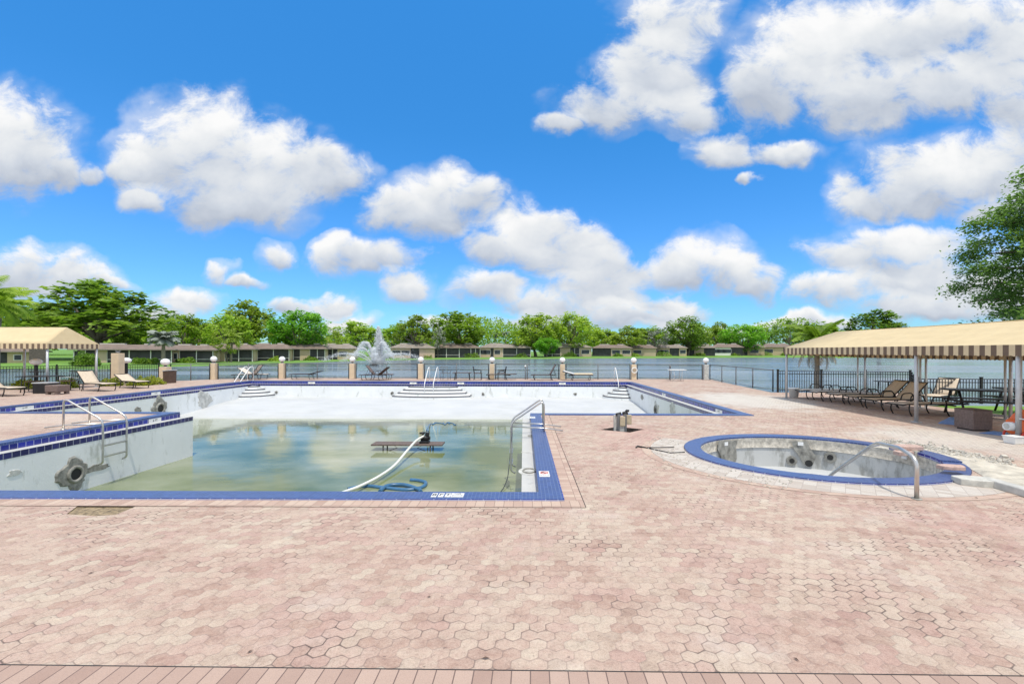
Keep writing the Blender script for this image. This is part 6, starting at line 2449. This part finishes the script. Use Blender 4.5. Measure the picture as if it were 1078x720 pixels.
for k, (px, lab, mt, r_) in enumerate(shr):
    x, y, z = house_line(px)
    shrub(lab, x * 0.985, y * 0.985, z - 0.15, r_ * 1.5, r_, r_ * 0.95, M[mt], 420, 0.30, 100 + k, 'shrub', SG)


# ================================================================== FOUNTAIN
fx_, fy_ = at(394, 384.6, -0.2)
fo = thing('fountain', 'white water fountain spraying from the lake', 'fountain', (fx_, fy_, -0.2))
mb = MB(); mb.cyl((0, 0, -0.1), (0, 0, 0.12), 0.7, n=20); mb.cyl((0, 0, 0.12), (0, 0, 0.3), 0.25, n=14); mb.build('float', M['black'], fo)
kpx = fy_ / F
rng = np.random.default_rng(9)


def droplets(P, size, name):
    n = len(P)
    s = size * rng.uniform(0.5, 1.3, n)[:, None]
    o6 = np.array([[1, 0, 0], [-1, 0, 0], [0, 1, 0], [0, -1, 0], [0, 0, 1.6], [0, 0, -1.6]])
    V = (P[:, None, :] + o6[None] * s[:, None, :]).reshape(-1, 3)
    f8 = np.array([[0, 2, 4], [2, 1, 4], [1, 3, 4], [3, 0, 4], [2, 0, 5], [1, 2, 5], [3, 1, 5], [0, 3, 5]])
    Fq = (f8[None] + (np.arange(n) * 6)[:, None, None]).reshape(-1, 3)
    o = bpy.data.objects.new(name, mesh_np(name, V, Fq, M['spray']))
    COL.objects.link(o)
    o.parent = fo
    o['kind'] = 'stuff'


def jet(hh, reach, az, n, spread, size):
    """ballistic stream: apex hh, landing at reach"""
    t = rng.random(n) ** 1.25 * 1.8
    # droplets leave with slightly different speeds
    v = 1 + rng.normal(0, spread, n) * (0.25 + 0.75 * t / 2)
    z = np.maximum(0.02, hh * v * (1 - (1 - t) ** 2) + rng.normal(0, 0.05, n))
    r = reach * v * t / 2 + rng.normal(0, 0.03 + 0.05 * t, n)
    side = rng.normal(0, 0.03 + 0.09 * t ** 2, n)
    return np.stack([r * math.cos(az) - side * math.sin(az), r * math.sin(az) + side * math.cos(az), z], axis=1), size


hc = 41 * kpx
nC = 13000
zz_ = hc * rng.random(nC) ** 0.8
q_ = 1 - zz_ / hc
ra = np.abs(rng.normal(0, 1, nC)) * (0.09 + 0.95 * q_ ** 1.1) * 0.8
th = rng.uniform(0, 2 * PI, nC)
stream = np.round(th / (2 * PI) * 14) / 14 * 2 * PI
th = np.where(rng.random(nC) < 0.55, stream + rng.normal(0, 0.05, nC), th)
P = np.stack([ra * np.cos(th) + 0.55 + 0.45 * q_, ra * np.sin(th), zz_], axis=1)
droplets(P, 0.034, 'central_jet')
for k in range(8):
    az = 2 * PI * k / 8 + 0.25
    hh = (24 if k % 2 else 18) * kpx
    P, s = jet(hh, 3.0 + 0.3 * (k % 3), az, 1500, 0.03, 0.030)
    droplets(P, 0.030, 'jet')
for k in range(10):
    az = 2 * PI * k / 10 + 0.05
    P, s = jet(12.5 * kpx, 8.0, az, 900, 0.05, 0.022)
    droplets(P, 0.022, 'jet')
# mist
P = rng.normal(0, 1, (1500, 3)) * np.array([2.6, 2.6, 1.4]) + np.array([0.6, 0, 2.0])
P = P[P[:, 2] > 0.05]
droplets(P, 0.016, 'mist')
